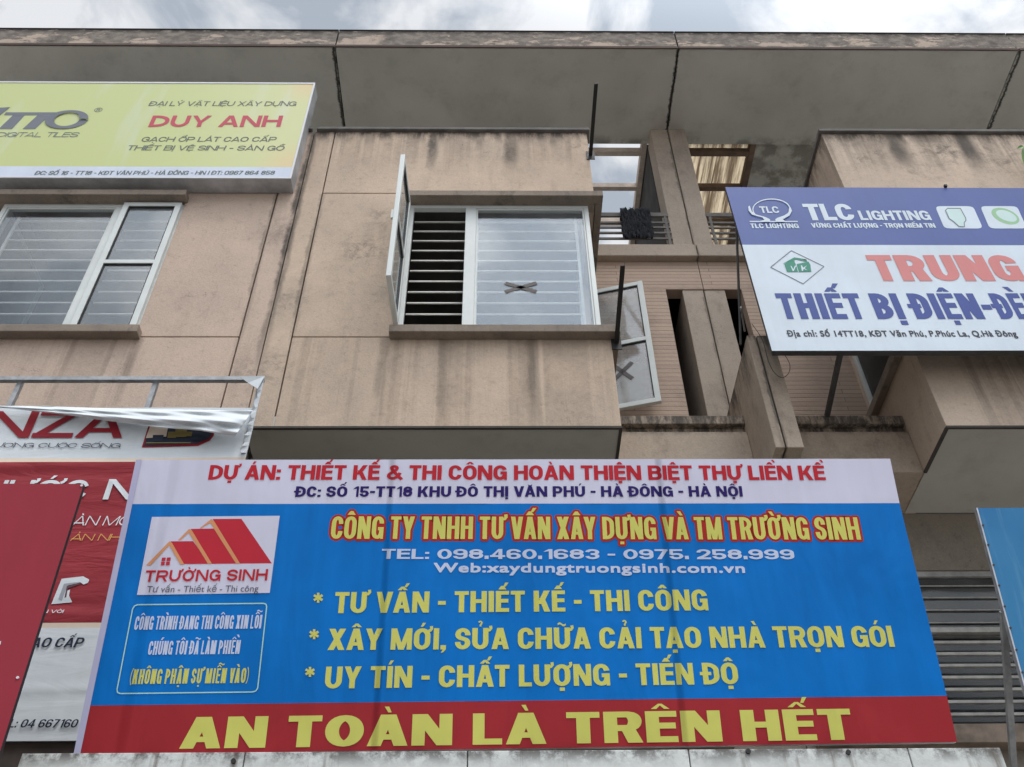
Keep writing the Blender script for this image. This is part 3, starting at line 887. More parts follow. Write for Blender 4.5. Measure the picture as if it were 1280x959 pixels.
    if opts.get('side_open'):
        so = sash(root, (X(wb + 0.02), 8.015), math.radians(-15 if sg > 0 else 195), 0.66, ZW0 + 0.04, ZW1 - 0.08, -1, MAT['glass_clear'])
        # crossed tape on the lower light
        d = Vector((math.cos(math.radians(-15)), math.sin(math.radians(-15)), 0)); nn = Vector((d.y, -d.x, 0))
        H = Vector((X(wb + 0.02), 8.015, 0))
        mb = MB()
        for (a0, z0, a1, z1) in ((0.16, 9.42, 0.40, 9.66), (0.17, 9.68, 0.38, 9.40)):
            p0 = H + d * a0 + nn * 0.008 + Vector((0, 0, z0)); p1 = H + d * a1 + nn * 0.008 + Vector((0, 0, z1))
            mb.bar(p0, p1, 0.004, 0.05, up=nn.cross((p1 - p0).normalized())) if False else mb.bar(p0, p1, 0.05, 0.004, up=nn)
            nn = nn * 1.0
        mb.build('tape_cross', flat('dark adhesive tape', (0.10, 0.085, 0.085), 0.6, var=0.3), so)
    else:
        mb = MB(); mb.box(X(wb - ins - 0.03), X(wb - ins - 0.024), 6.90, 7.945, za + 0.06, zb_ - 0.06)
        mb.build('pane', MAT['glass_dark'], sidew)
    if opts.get('tape'):
        mb = MB()
        c = at(651, 359.5, 6.788)
        for (dx, dz) in ((0.17, 0.075), (0.165, -0.07)):
            mb.bar((c.x - dx, 6.786, c.z - dz), (c.x + dx, 6.786, c.z + dz), 0.003, 0.05, up=Vector((0, 1, 0)).cross(Vector((dx, 0, dz))))
        mb.build('tape_cross', flat('brown adhesive tape', (0.085, 0.07, 0.065), 0.6, var=0.3), win)
    # --- balcony
    f0, f1 = wb + 0.002, opts['fin'] - 0.002
    mb = MB()
    mb.box(X(f0), X(f1), YS, YW, 8.262, 8.375)
    mb.box(X(f0), X(f1), YS + 0.07, YW, 8.155, 8.262, 0)
    mb.box(X(f0), X(f1), YS, YW, ZB, 8.155)
    mb.build('balcony_slab', opts['slab'], root, bevel=0.008)
    # tiled wall with the tall slot beside the party pier
    mb = MB()
    sl = 4.449
    mb.box(X(wb - 0.03), X(sl), YW, YW + 0.16, 8.375, 11.75)
    mb.box(X(sl), X(WT - 0.005), YW, YW + 0.16, 11.135, 11.75)
    mb.build('tiled_wall', MAT['brick'], root)
    mb = MB()
    mb.box(X(4.66), X(WT - 0.006), YW + 0.012, YW + 1.0, 8.375, 11.133)
    mb.build('pier', opts['pier'], root, bevel=0.006)
    mb = MB()
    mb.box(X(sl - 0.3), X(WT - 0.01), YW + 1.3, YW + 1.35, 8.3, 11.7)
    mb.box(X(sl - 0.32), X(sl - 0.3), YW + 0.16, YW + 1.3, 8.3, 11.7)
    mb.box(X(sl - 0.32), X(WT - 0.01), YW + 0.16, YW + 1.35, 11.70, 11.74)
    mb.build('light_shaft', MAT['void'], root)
    # fin wall dividing the balconies
    mb = MB(); mb.box(X(opts['fin']), X(WT - 0.006), YB, YW + 0.01, ZB - 0.25, 8.87)
    mb.build('dividing_wall', opts['finmat'], root, bevel=0.008)
    # ledge, column, terrace wall
    mb = MB(); mb.box(X(wb - 0.2), X(WT - 0.004), 7.96, 8.30, 11.69, 11.93)
    mb.build('ledge', opts['pier'], root, bevel=0.01)
    mb = MB(); mb.box(X(4.665), X(WT - 0.006), YW, YW + 0.32, 11.93, ZE)
    mb.build('column', opts['pier'], root, bevel=0.008)
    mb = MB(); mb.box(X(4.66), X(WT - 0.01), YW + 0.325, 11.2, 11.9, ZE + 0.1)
    mb.build('terrace_wall', flat('shade-darkened terrace render', (0.055, 0.05, 0.046), 0.95, var=0.5, scale=3), root)  # near-black colour stands in for the shade inside the terrace
    mb = MB()
    r0, r1 = wb - 0.1, 4.665
    mb.box(X(r0), X(r1), 8.045, 8.075, 12.665, 12.745)
    for zz in (12.53, 12.42, 12.30, 12.175):
        mb.box(X(r0), X(r1), 8.05, 8.07, zz - 0.018, zz + 0.018)
    for a in (r0 + 0.03, r1 - 0.06):
        mb.box(X(a), X(a + 0.035), 8.048, 8.072, 11.93, 12.665)
    mb.build('railing', MAT['lattice'], root)
    # --- eave: soffit, fascia
    mb = MB()
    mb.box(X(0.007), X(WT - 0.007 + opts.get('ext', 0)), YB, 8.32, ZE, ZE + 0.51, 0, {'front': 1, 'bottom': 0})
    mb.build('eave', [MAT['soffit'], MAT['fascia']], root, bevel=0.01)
    mb = MB(); mb.box(X(0.007), X(WT - 0.007 + opts.get('ext', 0)), YB - 0.022, YB - 0.002, ZE - 0.012, ZE + 0.045)
    mb.build('drip_mould', flat('dark reddish drip mould', (0.10, 0.072, 0.06), 0.9, var=0.35, scale=5), root, bevel=0.004)
    mb = MB(); mb.box(X(0.003), X(WT - 0.003 + opts.get('ext', 0)), YB - 0.012, 8.32, ZE + 0.512, ZE + 0.535)
    mb.build('eave_cap', flat('black mouldy cap', (0.06, 0.056, 0.052), 0.9, var=0.4, scale=6), root, bevel=0.01)
    # pergola over the terrace
    mb = MB()
    bm_ = opts['beam']
    for y0, y1 in ((8.454, 8.54), (9.112, 9.19), (9.80, 9.88), (10.48, 10.56)):
        mb.box(X(3.60), X(4.565), y0, y1, ZE + 0.002, ZE + 0.12)
    mb.box(X(4.567), X(4.65), 8.32, 11.2, ZE, ZE + 0.16)
    mb.box(X(3.51), X(3.598), 8.32, 11.2, ZE, ZE + 0.16)
    mb.box(X(3.51), X(4.65), 11.2, 11.4, ZE - 0.1, ZE + 0.2)
    mb.build('pergola', bm_, root, bevel=0.006)
    mb = MB(); mb.box(X(0.2), X(opts.get('roof', 3.5)), 8.325, 11.4, ZE + 0.17 if 'roof' in opts else ZE + 0.05, ZE + 0.3)
    mb.build('roof_slab', MAT['soffit'], root)
    # --- street-level storeys
    mb = MB()
    w0, w1, z0, z1 = opts.get('lowwin', (1.0, 4.2, 5.32, 6.95))
    mb.box(X(0.004), X(w0), YW + 0.02, YW + 0.2, 0, ZB)
    mb.box(X(w1), X(WT - 0.004), YW + 0.02, YW + 0.2, 0, ZB)
    mb.box(X(w0), X(w1), YW + 0.02, YW + 0.2, z1, ZB)
    mb.box(X(w0), X(w1), YW + 0.02, YW + 0.2, 0, z0)
    mb.build('street_wall', opts['lowwall'], root)
    mb = MB()
    a, b = min(X(w0), X(w1)), max(X(w0), X(w1))
    frame_rect(mb, lambda q: q, YW + 0.04, YW + 0.11, z0, z1, a, b, 0.06)
    mb.box(a + 0.06, b - 0.06, YW + 0.045, YW + 0.105, 6.235, 6.30)
    lw = mb.build('window', flat('greyed frame', (0.36, 0.355, 0.34), 0.6, var=0.3), root, bevel=0.004)
    mb = MB(); mb.box(a + 0.05, b - 0.05, YW + 0.072, YW + 0.078, z0 + 0.05, z1 - 0.05)
    mb.build('pane', MAT['glass_dark'], lw)
    mb = MB()
    for k, zz in enumerate((5.45, 5.565, 5.68, 5.795, 5.91, 6.025, 6.14)):
        mb.box(a + 0.01, b - 0.01, YW - 0.035, YW + 0.0, zz - 0.013, zz + 0.013)
    mb.box(a + 0.01, b - 0.01, YW - 0.045, YW + 0.012, 6.235, 6.285)
    for zz in (6.39, 6.525, 6.66, 6.79):
        mb.box(a + 0.06, b - 0.06, YW + 0.05, YW + 0.062, zz - 0.006, zz + 0.006)
    mb.build('grille', flat('greyed grille bar', (0.36, 0.35, 0.325), 0.6, var=0.3, scale=9), lw)
    mb = MB(); mb.box(a, b, YW + 0.6, YW + 0.62, z0 - 0.5, z1 + 0.3); mb.build('interior', MAT['room'], lw)
    mb = MB(); mb.box(a - 0.1, b + 0.1, YW - 0.14, YW + 0.018, z0 - 0.17, z0 - 0.004)
    mb.build('window_sill', flat('rust-stained ledge', (0.21, 0.165, 0.13), 0.9, var=0.5, scale=5), root, bevel=0.006)
    return root

drip_main = plaster('pinkish tan render, middle house', PK, PK2, seed=1.3,
    streaks=[(-0.80, 0.09, ZP, 0.95, 0.85), (0.17, 0.11, ZP, 0.95, 0.95), (-0.2, 0.07, ZP, 0.5, 0.35), (-2.31, 0.07, ZP, 5.2, 0.85), (-2.05, 0.045, 11.3, 3.6, 0.45), (-1.6, 0.1, ZP, 0.35, 0.5),
             (0.72, 0.07, ZP, 0.4, 0.45), (-1.12, 0.07, 8.82, 1.6, 0.35), (0.36, 0.08, 8.82, 1.6, 0.45), (-0.52, 0.06, 8.82, 1.6, 0.35)],
    under=[(8.82, 2.2, -2.0, 1.2, 0.5), (ZP, 1.1, -2.4, 1.2, 0.5), (11.1, 1.9, 1.0, 1.2, 0.6)],
    spots=[(-1.42, 10.25, 0.42, 0.6), (-1.3, 10.8, 0.3, 0.45), (-2.2, 9.4, 0.3, 0.5), (-2.18, 8.4, 0.32, 0.5), (0.95, 12.45, 0.25, 0.5), (-1.2, 12.5, 0.3, 0.4)], band=(ZP, 0.32))
drip_left = plaster('pinkish tan render, left house', (0.57, 0.44, 0.352), (0.49, 0.38, 0.31), seed=4.1,
    streaks=[(-2.31, 0.07, ZP, 5.2, 0.85), (-2.57, 0.045, 11.3, 3.6, 0.4), (-3.55, 0.06, 8.8, 0.9, 0.25)],
    under=[(8.82, 1.6, -6, -3.5, 0.45), (ZP, 1.4, -6, -2.2, 0.5)],
    spots=[(-2.43, 8.35, 0.3, 0.5), (-2.42, 10.6, 0.4, 0.4)], band=(ZP, 0.3), grime=0.15, drips=0.25)
drip_right = plaster('stained tan render, right house', (0.62, 0.49, 0.385), (0.51, 0.41, 0.325), seed=7.7,
    streaks=[(5.05, 0.16, ZP, 0.9, 0.8), (5.95, 0.16, ZP, 1.0, 0.85), (4.5, 0.25, ZP, 0.4, 0.6), (5.5, 0.3, ZP, 0.3, 0.7), (4.62, 0.06, 8.8, 1.3, 0.3)],
    under=[(8.82, 2.0, 4.5, 8, 0.7), (ZP, 1.2, 4.0, 8, 0.7)],
    spots=[(5.6, 12.3, 0.5, 0.7), (4.7, 12.4, 0.5, 0.55), (5.3, 12.0, 0.6, 0.4), (6.4, 12.2, 0.6, 0.6)], band=(ZP, 0.45), grime=0.3)
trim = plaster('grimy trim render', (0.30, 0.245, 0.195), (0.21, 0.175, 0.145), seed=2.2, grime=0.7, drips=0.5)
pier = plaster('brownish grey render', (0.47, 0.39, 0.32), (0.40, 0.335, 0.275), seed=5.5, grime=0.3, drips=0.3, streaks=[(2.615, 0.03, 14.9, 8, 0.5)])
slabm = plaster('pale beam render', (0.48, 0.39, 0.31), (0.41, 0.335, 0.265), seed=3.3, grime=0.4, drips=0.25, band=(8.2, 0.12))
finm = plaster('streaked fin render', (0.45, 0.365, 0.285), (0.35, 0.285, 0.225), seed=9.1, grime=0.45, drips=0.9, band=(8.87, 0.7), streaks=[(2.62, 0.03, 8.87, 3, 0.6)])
lowm = plaster('brownish lower wall render', (0.29, 0.25, 0.20), (0.24, 0.21, 0.17), seed=6.2, grime=0.3, drips=0.3)  # brownish plaster, darker than the bay render above
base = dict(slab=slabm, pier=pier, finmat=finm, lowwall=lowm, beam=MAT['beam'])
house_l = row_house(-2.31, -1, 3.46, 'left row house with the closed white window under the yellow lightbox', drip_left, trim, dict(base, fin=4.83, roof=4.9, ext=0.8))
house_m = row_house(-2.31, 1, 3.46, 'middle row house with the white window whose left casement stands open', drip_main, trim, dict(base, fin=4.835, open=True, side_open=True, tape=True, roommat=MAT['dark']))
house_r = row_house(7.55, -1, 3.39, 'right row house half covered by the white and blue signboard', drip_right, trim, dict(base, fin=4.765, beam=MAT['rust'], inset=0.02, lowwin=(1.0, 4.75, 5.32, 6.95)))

house_f = row_house(7.55, 1, 3.46, 'farthest right row house, only its stretch of eave in view', drip_left, trim, dict(base, fin=4.83))

# corrugated sheet over the right terrace
def sheet_mat():
    t = NT('dirty corrugated roofing sheet')
    x, y, z = t.xyz()
    n = t.noise(11, 5, 0.7, stretch=(1, 0.035, 1)); n2 = t.noise(3, 5, 0.7, stretch=(2.5, 0.5, 1))
    c = t.mix(t.rng(n, 0.40, 0.60), (0.50, 0.41, 0.28), (0.115, 0.08, 0.05))
    c = t.mix(t.math('MULTIPLY', t.rng(n2, 0.5, 0.7), 0.5), c, (0.10, 0.07, 0.05))
    tr = t.node('ShaderNodeBsdfTranslucent'); t.put(tr.inputs['Color'], c)
    df = t.node('ShaderNodeBsdfDiffuse'); t.put(df.inputs['Color'], c)
    m = t.node('ShaderNodeMixShader'); m.inputs[0].default_value = 0.85
    t.t.links.new(df.outputs[0], m.inputs[1]); t.t.links.new(tr.outputs[0], m.inputs[2]); t.t.links.new(m.outputs[0], t.out.inputs['Surface'])
    return t.mat
mb = MB()
xs = [2.80 + i * 0.0155 for i in range(84)]
rows = [(8.33, ZE + 0.17), (11.6, ZE + 0.30)]
for x in xs:
    for yy, zz in rows:
        mb.v.append((x, yy, zz + 0.014 * math.sin(x * 2 * math.pi / 0.09)))
for i in range(len(xs) - 1):
    mb.f.append((2 * i, 2 * i + 2, 2 * i + 3, 2 * i + 1)); mb.m.append(0)
mb.build('roofing_sheet', sheet_mat(), house_r, smooth=True)

# ------------------------------------------------------------------ street canopies
def canopy_mat():
    t = NT('dirty white canopy edge')
    x, y, z = t.xyz()
    n = t.noise(4, 6, 0.7); s = t.noise(9, 5, 0.65, stretch=(1, 1, 0.1)); f = t.noise(30, 4)
    c = t.mix(t.rng(n, 0.3, 0.7), (0.66, 0.68, 0.66), (0.52, 0.54, 0.52))
    c = t.mix(t.math('MULTIPLY', t.rng(s, 0.55, 0.72), 0.75), c, (0.16, 0.135, 0.11))
    e = t.math('MULTIPLY', t.rng(z, 3.84, 3.955), t.rng(t.noise(6, 6, 0.75), 0.40, 0.58))
    c = t.mix(t.math('MULTIPLY', e, 0.9), c, (0.06, 0.05, 0.045))
    t.bump(t.math('ADD', n, f), 0.3, 0.01)
    return t.done(c, 0.7, spec=0.3)
can = empty('canopy', (0.1, 6.6, 3.5), 'stained white canopy slab along the bottom under the big blue banner', 'canopy')
mb = MB(); x = -2.60
while x < 2.75:
    x2 = min(x + 1.22, 2.80); mb.box(x + 0.003, x2 - 0.003, 5.30, 5.36, 3.55, 3.947); x = x2
mb.build('edge_panel', canopy_mat(), can, bevel=0.006)
mb = MB(); mb.box(-2.58, 2.78, 5.36, 8.06, 3.62, 3.93); mb.build('slab', flat('canopy concrete', (0.30, 0.28, 0.25), 0.9), can)
mb = MB()
for px_, py_ in ((292, 952), (935, 940), (1060, 941)):
    mb = MB(); p = at(px_, py_, 5.297); mb.tube([p, p + Vector((0, -0.012, 0))], 0.014, 10)
    mb.build('bolt', MAT['black'], can)
can2 = empty('canopy', (-4.8, 6.8, 3.6), 'dark brown canopy slab at the bottom left under the torn banner', 'canopy')
mb = MB(); mb.box(-7.2, -2.32, 5.95, 8.06, 3.95, 4.30); mb.build('slab', flat('dark brown painted steel', (0.085, 0.062, 0.052), 0.7, var=0.3), can2)
mb = MB()
for i in range(5):
    xx = -2.75 - i * 0.35
    mb.bar((xx, 5.7, 3.72), (xx + 0.20, 5.9, 3.98), 0.05); mb.bar((xx, 5.9, 3.98), (xx + 0.2, 5.7, 3.72), 0.05)
mb.bar((-7.2, 5.8, 3.98), (-2.62, 5.8, 3.98), 0.05); mb.bar((-7.2, 5.8, 3.70), (-2.62, 5.8, 3.70), 0.05)
mb.build('truss', flat('sooty steel', (0.035, 0.03, 0.03), 0.7), can2)

# ------------------------------------------------------------------ vinyl colours
ptop = at(640, 574, 4.95); pbot = at(640, 935.5, 5.352)
PL = Plane(pbot, (1, 0, 0), ptop - pbot)
CREASES = []
for t_, wd_, st_ in ((0.338, 0.020, 0.9), (0.69, 0.022, 1.0), (0.05, 0.03, 0.5), (0.52, 0.05, 0.35), (0.86, 0.05, 0.3)):
    pb2 = PL.px(93 + 1104.5 * t_, 936); pt2 = PL.px(168 + 942.5 * t_, 574)
    kx = (pt2.x - pb2.x) / (pt2.z - pb2.z)
    CREASES.append((kx, pb2.x - kx * pb2.z, wd_, st_))
V = {}
def vin(k, rgb, **kw):
    V[k] = vinyl('print ' + k, rgb, **kw); return V[k]
vin('lavender white', (208, 206, 224), creases=CREASES); vin('blue', (0, 112, 194), streak=0.13, fade=0.13, creases=CREASES); vin('banner red', (158, 44, 50), creases=CREASES)
vin('yellow', (205, 203, 104), creases=CREASES); vin('signal red', (186, 38, 50), creases=CREASES); vin('navy', (42, 28, 98), creases=CREASES); vin('pale text', (196, 204, 226), creases=CREASES)
vin('outline red', (172, 44, 40), creases=CREASES); vin('roof red', (190, 46, 60), creases=CREASES); vin('gable tan', (214, 148, 104), creases=CREASES); vin('grey text', (92, 92, 104), creases=CREASES)
vin('mint line', (170, 214, 204), creases=CREASES); vin('edge lavender', (184, 182, 210), creases=CREASES)

# ------------------------------------------------------------------ main banner (leans out at the top)
big = empty('banner', (0.1, 5.35, 3.95), 'big blue construction banner with yellow and white lettering over a red strip', 'banner')
cor = [PL.ab(93, 939), PL.ab(1197.5, 932.5), PL.ab(1110.5, 577), PL.ab(168, 571.5)]
bandT = [PL.ab(160, 626.5), PL.ab(1122.8, 632.8)]; bandB = [PL.ab(109.6, 877.5), PL.ab(1184, 874.5)]
mb = MB()
def pt(c, o=0): return PL.P(c[0], c[1], o)
def lerp(a, b, t): return (a[0] + (b[0] - a[0]) * t, a[1] + (b[1] - a[1]) * t)
NX = 40
def strip(l0, r0, l1, r1, mi, ny):
    """band of the cloth between a lower and an upper edge, as a grid with the soft creases where tubes press from behind"""
    i0 = len(mb.v)
    for j in range(ny + 1):
        for i in range(NX * 4 + 1):
            t = i / (NX * 4)
            p = lerp(lerp(l0, r0, t), lerp(l1, r1, t), j / ny)
            z = 0.0012 * math.sin(t * 61 + j * 0.3) * math.sin(t * 17)
            mb.v.append(tuple(PL.P(p[0], p[1], z)))
    n = NX * 4 + 1
    for j in range(ny):
        for i in range(n - 1):
            a = i0 + j * n + i
            mb.f.append((a, a + 1, a + n + 1, a + n)); mb.m.append(mi)
strip(cor[0], cor[1], bandB[0], bandB[1], 2, 3)
strip(bandB[0], bandB[1], bandT[0], bandT[1], 1, 6)
strip(bandT[0], bandT[1], cor[3], cor[2], 0, 3)
mb.build('cloth', [V['lavender white'], V['blue'], V['banner red']], big, smooth=True)
mb = MB()
F = [PL.P(a, b, -0.016) for a, b in cor]; B = [PL.P(a, b, -0.045) for a, b in cor]
mb.face(B[::-1]); mb.face(F)
for i in range(4):
    j = (i + 1) % 4; mb.face([F[j], F[i], B[i], B[j]])
mb.build('backing', MAT['whiteedge'], big)
# pale hem down the left edge
hem = [cor[0], lerp(cor[0], cor[1], 0.0075), lerp(cor[3], cor[2], 0.0075), cor[3]]
mb = MB(); mb.face([pt(c, 0.004) for c in hem]); mb.build('hem', V['edge lavender'], big)
# tube frame and rear stays
mb = MB()
for t in (0.02, 0.335, 0.69, 0.98):
    a = lerp(cor[0], cor[1], t); b = lerp(cor[3], cor[2], t)
    mb.bar(pt(a, -0.065), pt(b, -0.065), 0.035)
for s in (0.03, 0.5, 0.97):
    a = lerp(cor[0], cor[3], s); b = lerp(cor[1], cor[2], s)
    mb.bar(pt(a, -0.10), pt(b, -0.10), 0.03)
for t in (0.1, 0.5, 0.9):
    p = pt(lerp(cor[3], cor[2], t), -0.1); p = Vector(p)
    q = Vector((p.x, 7.98, p.z - 0.5)); mb.bar(p, q, 0.025)
mb.build('frame', MAT['darksteel'], big)
T = lambda body, l, r, c, m, **kw: lettering(PL, big, body, l, r, c, V[m], off=kw.pop('off', 0.0028), **kw)
T('DỰ ÁN: THIẾT KẾ & THI CÔNG HOÀN THIỆN BIỆT THỰ LIỀN KỀ', (257.8, 597), (1030.5, 603.3), 18.2, 'signal red', stem=0.285, hs=0.195, gap=0.075)
T('ĐC: SỐ 15-TT18 KHU ĐÔ THỊ VĂN PHÚ - HÀ ĐÔNG - HÀ NỘI', (366.5, 619.4), (926.5, 623.2), 13.2, 'navy', stem=0.30, hs=0.2, gap=0.10)
T('CÔNG TY TNHH TƯ VẤN XÂY DỰNG VÀ TM TRƯỜNG SINH', (411, 672), (1075, 678.3), 28, 'yellow', stem=0.195, hs=0.14, gap=0.07, outline=V['outline red'], ow=0.015)
T('TEL: 098.460.1683 - 0975. 258.999', (475, 697.6), (992, 702.2), 12.4, 'pale text', stem=0.40, hs=0.18, gap=0.14)
T('Web:xaydungtruongsinh.com.vn', (540, 715), (930, 718.8), 12.0, 'pale text', stem=0.33, hs=0.20, ls=1.07)
T('TƯ VẤN - THIẾT KẾ - THI CÔNG', (416, 765), (884.5, 765.2), 26.3, 'yellow', stem=0.255, hs=0.18, gap=0.085)
T('XÂY MỚI, SỬA CHỮA CẢI TẠO NHÀ TRỌN GÓI', (408.5, 811), (1118.5, 812.8), 26.6, 'yellow', stem=0.255, hs=0.18, gap=0.085)
T('UY TÍN - CHẤT LƯỢNG - TIẾN ĐỘ', (405, 859), (923.5, 857.8), 27.3, 'yellow', stem=0.255, hs=0.18, gap=0.085)
T('AN TOÀN LÀ TRÊN HẾT', (224.5, 932.6), (1069, 928.6), 39.4, 'yellow', stem=0.44, hs=0.19, gap=0.12)
for cx_, cy_ in ((396.5, 745.5), (391.8, 791), (387, 838)):
    ps = []
    for k in range(3):
        a = math.radians(90 + 60 * k); dx, dy = 6.2 * math.cos(a), 6.2 * math.sin(a)
        ps += [(q, 0) for q in stroke([(cx_ - dx, cy_ - dy), (cx_ + dx, cy_ + dy)], 3.0)]
    printed(PL, big, 'asterisk', ps, [V['yellow']], 0.003)
# logo panel
def A_(*pts): return [(90 + x / 3.2, 550 + y / 3.2) for x, y in pts]
W0, RR, TA = 0, 1, 2
polys = [([(188.4, 643), (347.8, 642.8), (336, 739), (170.6, 740.3)], 0),
    (A_((557, 308), (672, 308), (795, 487), (665, 487)), 1), (A_((470, 347), (572, 346), (662, 487), (548, 487)), 1), (A_((390, 396), (480, 396), (545, 487), (438, 487)), 1),
    (A_((552, 308), (564, 318), (668, 487), (652, 487), (548, 324), (512, 345), (506, 345)), 2),
    (A_((464, 347), (474, 352), (556, 487), (540, 487), (462, 362), (430, 392), (420, 392)), 2),
    (A_((386, 396), (396, 402), (446, 489), (430, 489), (385, 412), (312, 491), (294, 491)), 2)]
for ix in (0, 1):
    for iy in (0, 1):
        x, y = 357 + 20 * ix - iy * 3, 461 + 17 * iy
        polys.append((A_((x, y), (x + 15, y), (x + 13, y + 14), (x - 2, y + 14)), 1))
printed(PL, big, 'logo', polys, [V['lavender white'], V['roof red'], V['gable tan']], 0.003)
T('TRƯỜNG SINH', (179.5, 724.2), (332.5, 723.6), 14.2, 'signal red', off=0.0068, stem=0.2, hs=0.19, gap=0.13)
T('Tư vấn - Thiết kế - Thi công', (182.5, 737.4), (321.5, 737.4), 7.8, 'grey text', off=0.0068, stem=0.10, hs=0.10, ls=1.0)
rc = [(173, 752.4), (328, 752), (331.5, 753), (332.4, 756.5), (322, 858), (319.5, 861.6), (315, 862.6), (151, 863.2), (147.6, 862), (147, 858), (165.5, 758), (168, 754)]
printed(PL, big, 'notice_border', [(q, 0) for q in stroke(rc, 1.5, True)], [V['mint line']], 0.003)
T('CÔNG TRÌNH ĐANG THI CÔNG XIN LỖI', (166.8, 783.8), (325.3, 783.3), 17, 'pale text', stem=0.155, hs=0.125, gap=0.06)
T('CHÚNG TÔI ĐÃ LÀM PHIỀN', (184.3, 815.1), (298.6, 814.7), 17.2, 'pale text', stem=0.155, hs=0.125, gap=0.06)
T('(KHÔNG PHẬN SỰ MIỄN VÀO)', (161.5, 851.5), (309.5, 851), 18.6, 'yellow', stem=0.14, hs=0.125, ls=1.12)

# ------------------------------------------------------------------ right signboard
vin('board white', (206, 217, 228), k_=0.92); vin('board blue', (84, 100, 156), k_=0.92); vin('board salmon', (206, 130, 128), k_=0.92); vin('board navy', (66, 82, 146), k_=0.92)
vin('board green', (62, 138, 116), k_=0.92); vin('board grey text', (62, 64, 74), k_=0.92); vin('lamp pale', (196, 218, 216), k_=0.92); vin('lamp green', (150, 190, 150), k_=0.92); vin('thin grey', (110, 116, 128), k_=0.92)
PT = Plane((2.593, 6.40, at(965, 438.6, 6.4).z))
tlc = empty('signboard', (4.4, 6.4, PT.O.z), 'white and blue lighting shop signboard hung in front of the right bay', 'signboard')
c0 = [PT.ab(965, 438.6), (4.9, PT.ab(1280, 437.6)[1]), (4.9, PT.ab(1280, 235.2)[1]), PT.ab(906.7, 234)]
vb = PT.ab(928.2, 306)[1]
mb = MB()
mb.face([PT.P(*c0[0]), PT.P(*c0[1]), PT.P(c0[1][0], vb), PT.P(c0[0][0], vb)], 0)
mb.face([PT.P(c0[0][0], vb), PT.P(c0[1][0], vb), PT.P(*c0[2]), PT.P(*c0[3])], 1)
Bk = [PT.P(a, b, -0.035) for a, b in c0]; Fr = [PT.P(a, b) for a, b in c0]
mb.face(Bk[::-1], 2)
for i in range(4):
    j = (i + 1) % 4; mb.face([Fr[j], Fr[i], Bk[i], Bk[j]], 2)
mb.build('panel', [V['board white'], V['board blue'], MAT['darksteel']], tlc)
mb = MB()
for a in (0.05, 1.6, 3.2, 4.8):
    mb.bar(PT.P(a, 0.02, -0.06), PT.P(a, c0[2][1] - 0.02, -0.06), 0.04)
for b in (0.03, 1.3, 2.6):
    mb.bar(PT.P(0.02, b, -0.06), PT.P(4.88, b, -0.06), 0.035)
mb.build('frame', MAT['darksteel'], tlc)
mb = MB()
p0 = at(916.5, 270, 6.45); p1 = atz(926, 431, 8.87)
mb.tube([Vector((2.64, 6.45, p0.z)), p1], 0.014); mb.build('stay', MAT['darksteel'], tlc)
mb = MB(); mb.tube([at(926, 384, 6.7), at(931, 414, 7.1)], 0.011); mb.build('stay', MAT['steel'], tlc)
mb = MB(); mb.bar(Vector((3.26, 6.44, PT.O.z + 0.02)), (3.386, 7.42, 8.376), 0.045); mb.build('stay', MAT['darksteel'], tlc)
mb = MB(); mb.bar(Vector((5.2, 6.44, PT.O.z + 0.3)), (5.2, 6.745, PT.O.z + 0.3), 0.045); mb.build('stay', MAT['darksteel'], tlc)
p = at(1182, 234.5, 6.40); mb = MB(); mb.bar(p + Vector((0, -0.01, 0)), p + Vector((0, -0.01, 0.03)), 0.03); mb.build('hook', MAT['black'], tlc)
def B_(x, y): return (900 + x / 3.368, 220 + y / 3.368)
T2 = lambda body, l, r, c, m, **kw: lettering(PT, tlc, body, B_(*l), B_(*r), c / 3.368, V[m], **kw)
T2('TLC', (370, 187.5), (573, 187.5), 69, 'board white', stem=0.36, hs=0.2, gap=0.08)
T2('LIGHTING', (594, 187), (893, 187), 40, 'board white', stem=0.32, hs=0.2, gap=0.10)
T2('VỮNG CHẤT LƯỢNG - TRỌN NIỀM TIN', (388, 219), (910, 219), 19, 'board white', stem=0.32, hs=0.2, gap=0.10)
T2('TRUNG', (656, 443), (1292, 443), 109, 'board salmon', stem=0.45, hs=0.205, gap=0.09)
T2('THIẾT BỊ ĐIỆN', (262, 603), (1119, 603), 108, 'board navy', stem=0.30, hs=0.19, gap=0.09)
T2('-', (1128, 603), (1168, 603), 108, 'board navy', stem=0.2, hs=0.19)
T2('ĐÈN', (1184, 603), (1392, 603), 108, 'board navy', stem=0.30, hs=0.19, gap=0.09)
T2('Địa chỉ: Số 14TT18, KĐT Văn Phú, P.Phúc La, Q.Hà Đông', (284, 677), (1254, 677), 25, 'board grey text', stem=0.235, hs=0.18, ls=1.06)
T2('TLC', (172, 157), (252, 157), 28, 'board white', stem=0.27, hs=0.2, ls=1.05)
T2('TLC LIGHTING', (131, 221), (334, 221), 20, 'board white', stem=0.32, hs=0.2, gap=0.10)
ps = []
ring = [B_(216 + 78 * math.cos(math.radians(a)), 142 + 43 * math.sin(math.radians(a))) for a in range(140, 401, 13)]
ps += [(q, 0) for q in stroke(ring, 1.3)]
lh = [(118, 133), (124, 128), (133, 152), (150, 165), (190, 176), (210, 186), (210, 195), (160, 195), (186, 188), (178, 178), (134, 166), (120, 150)]
ps.append(([B_(*q) for q in lh], 0))
rh = [(302, 150), (296, 135), (290, 138), (288, 158), (268, 170), (240, 180), (232, 186), (234, 195), (276, 195), (264, 186), (292, 170)]
ps.append(([B_(*q) for q in rh], 0))
ps += [(q, 0) for q in stroke([B_(124, 195), B_(326, 195)], 1.2)]
printed(PT, tlc, 'logo', ps, [V['board white']])
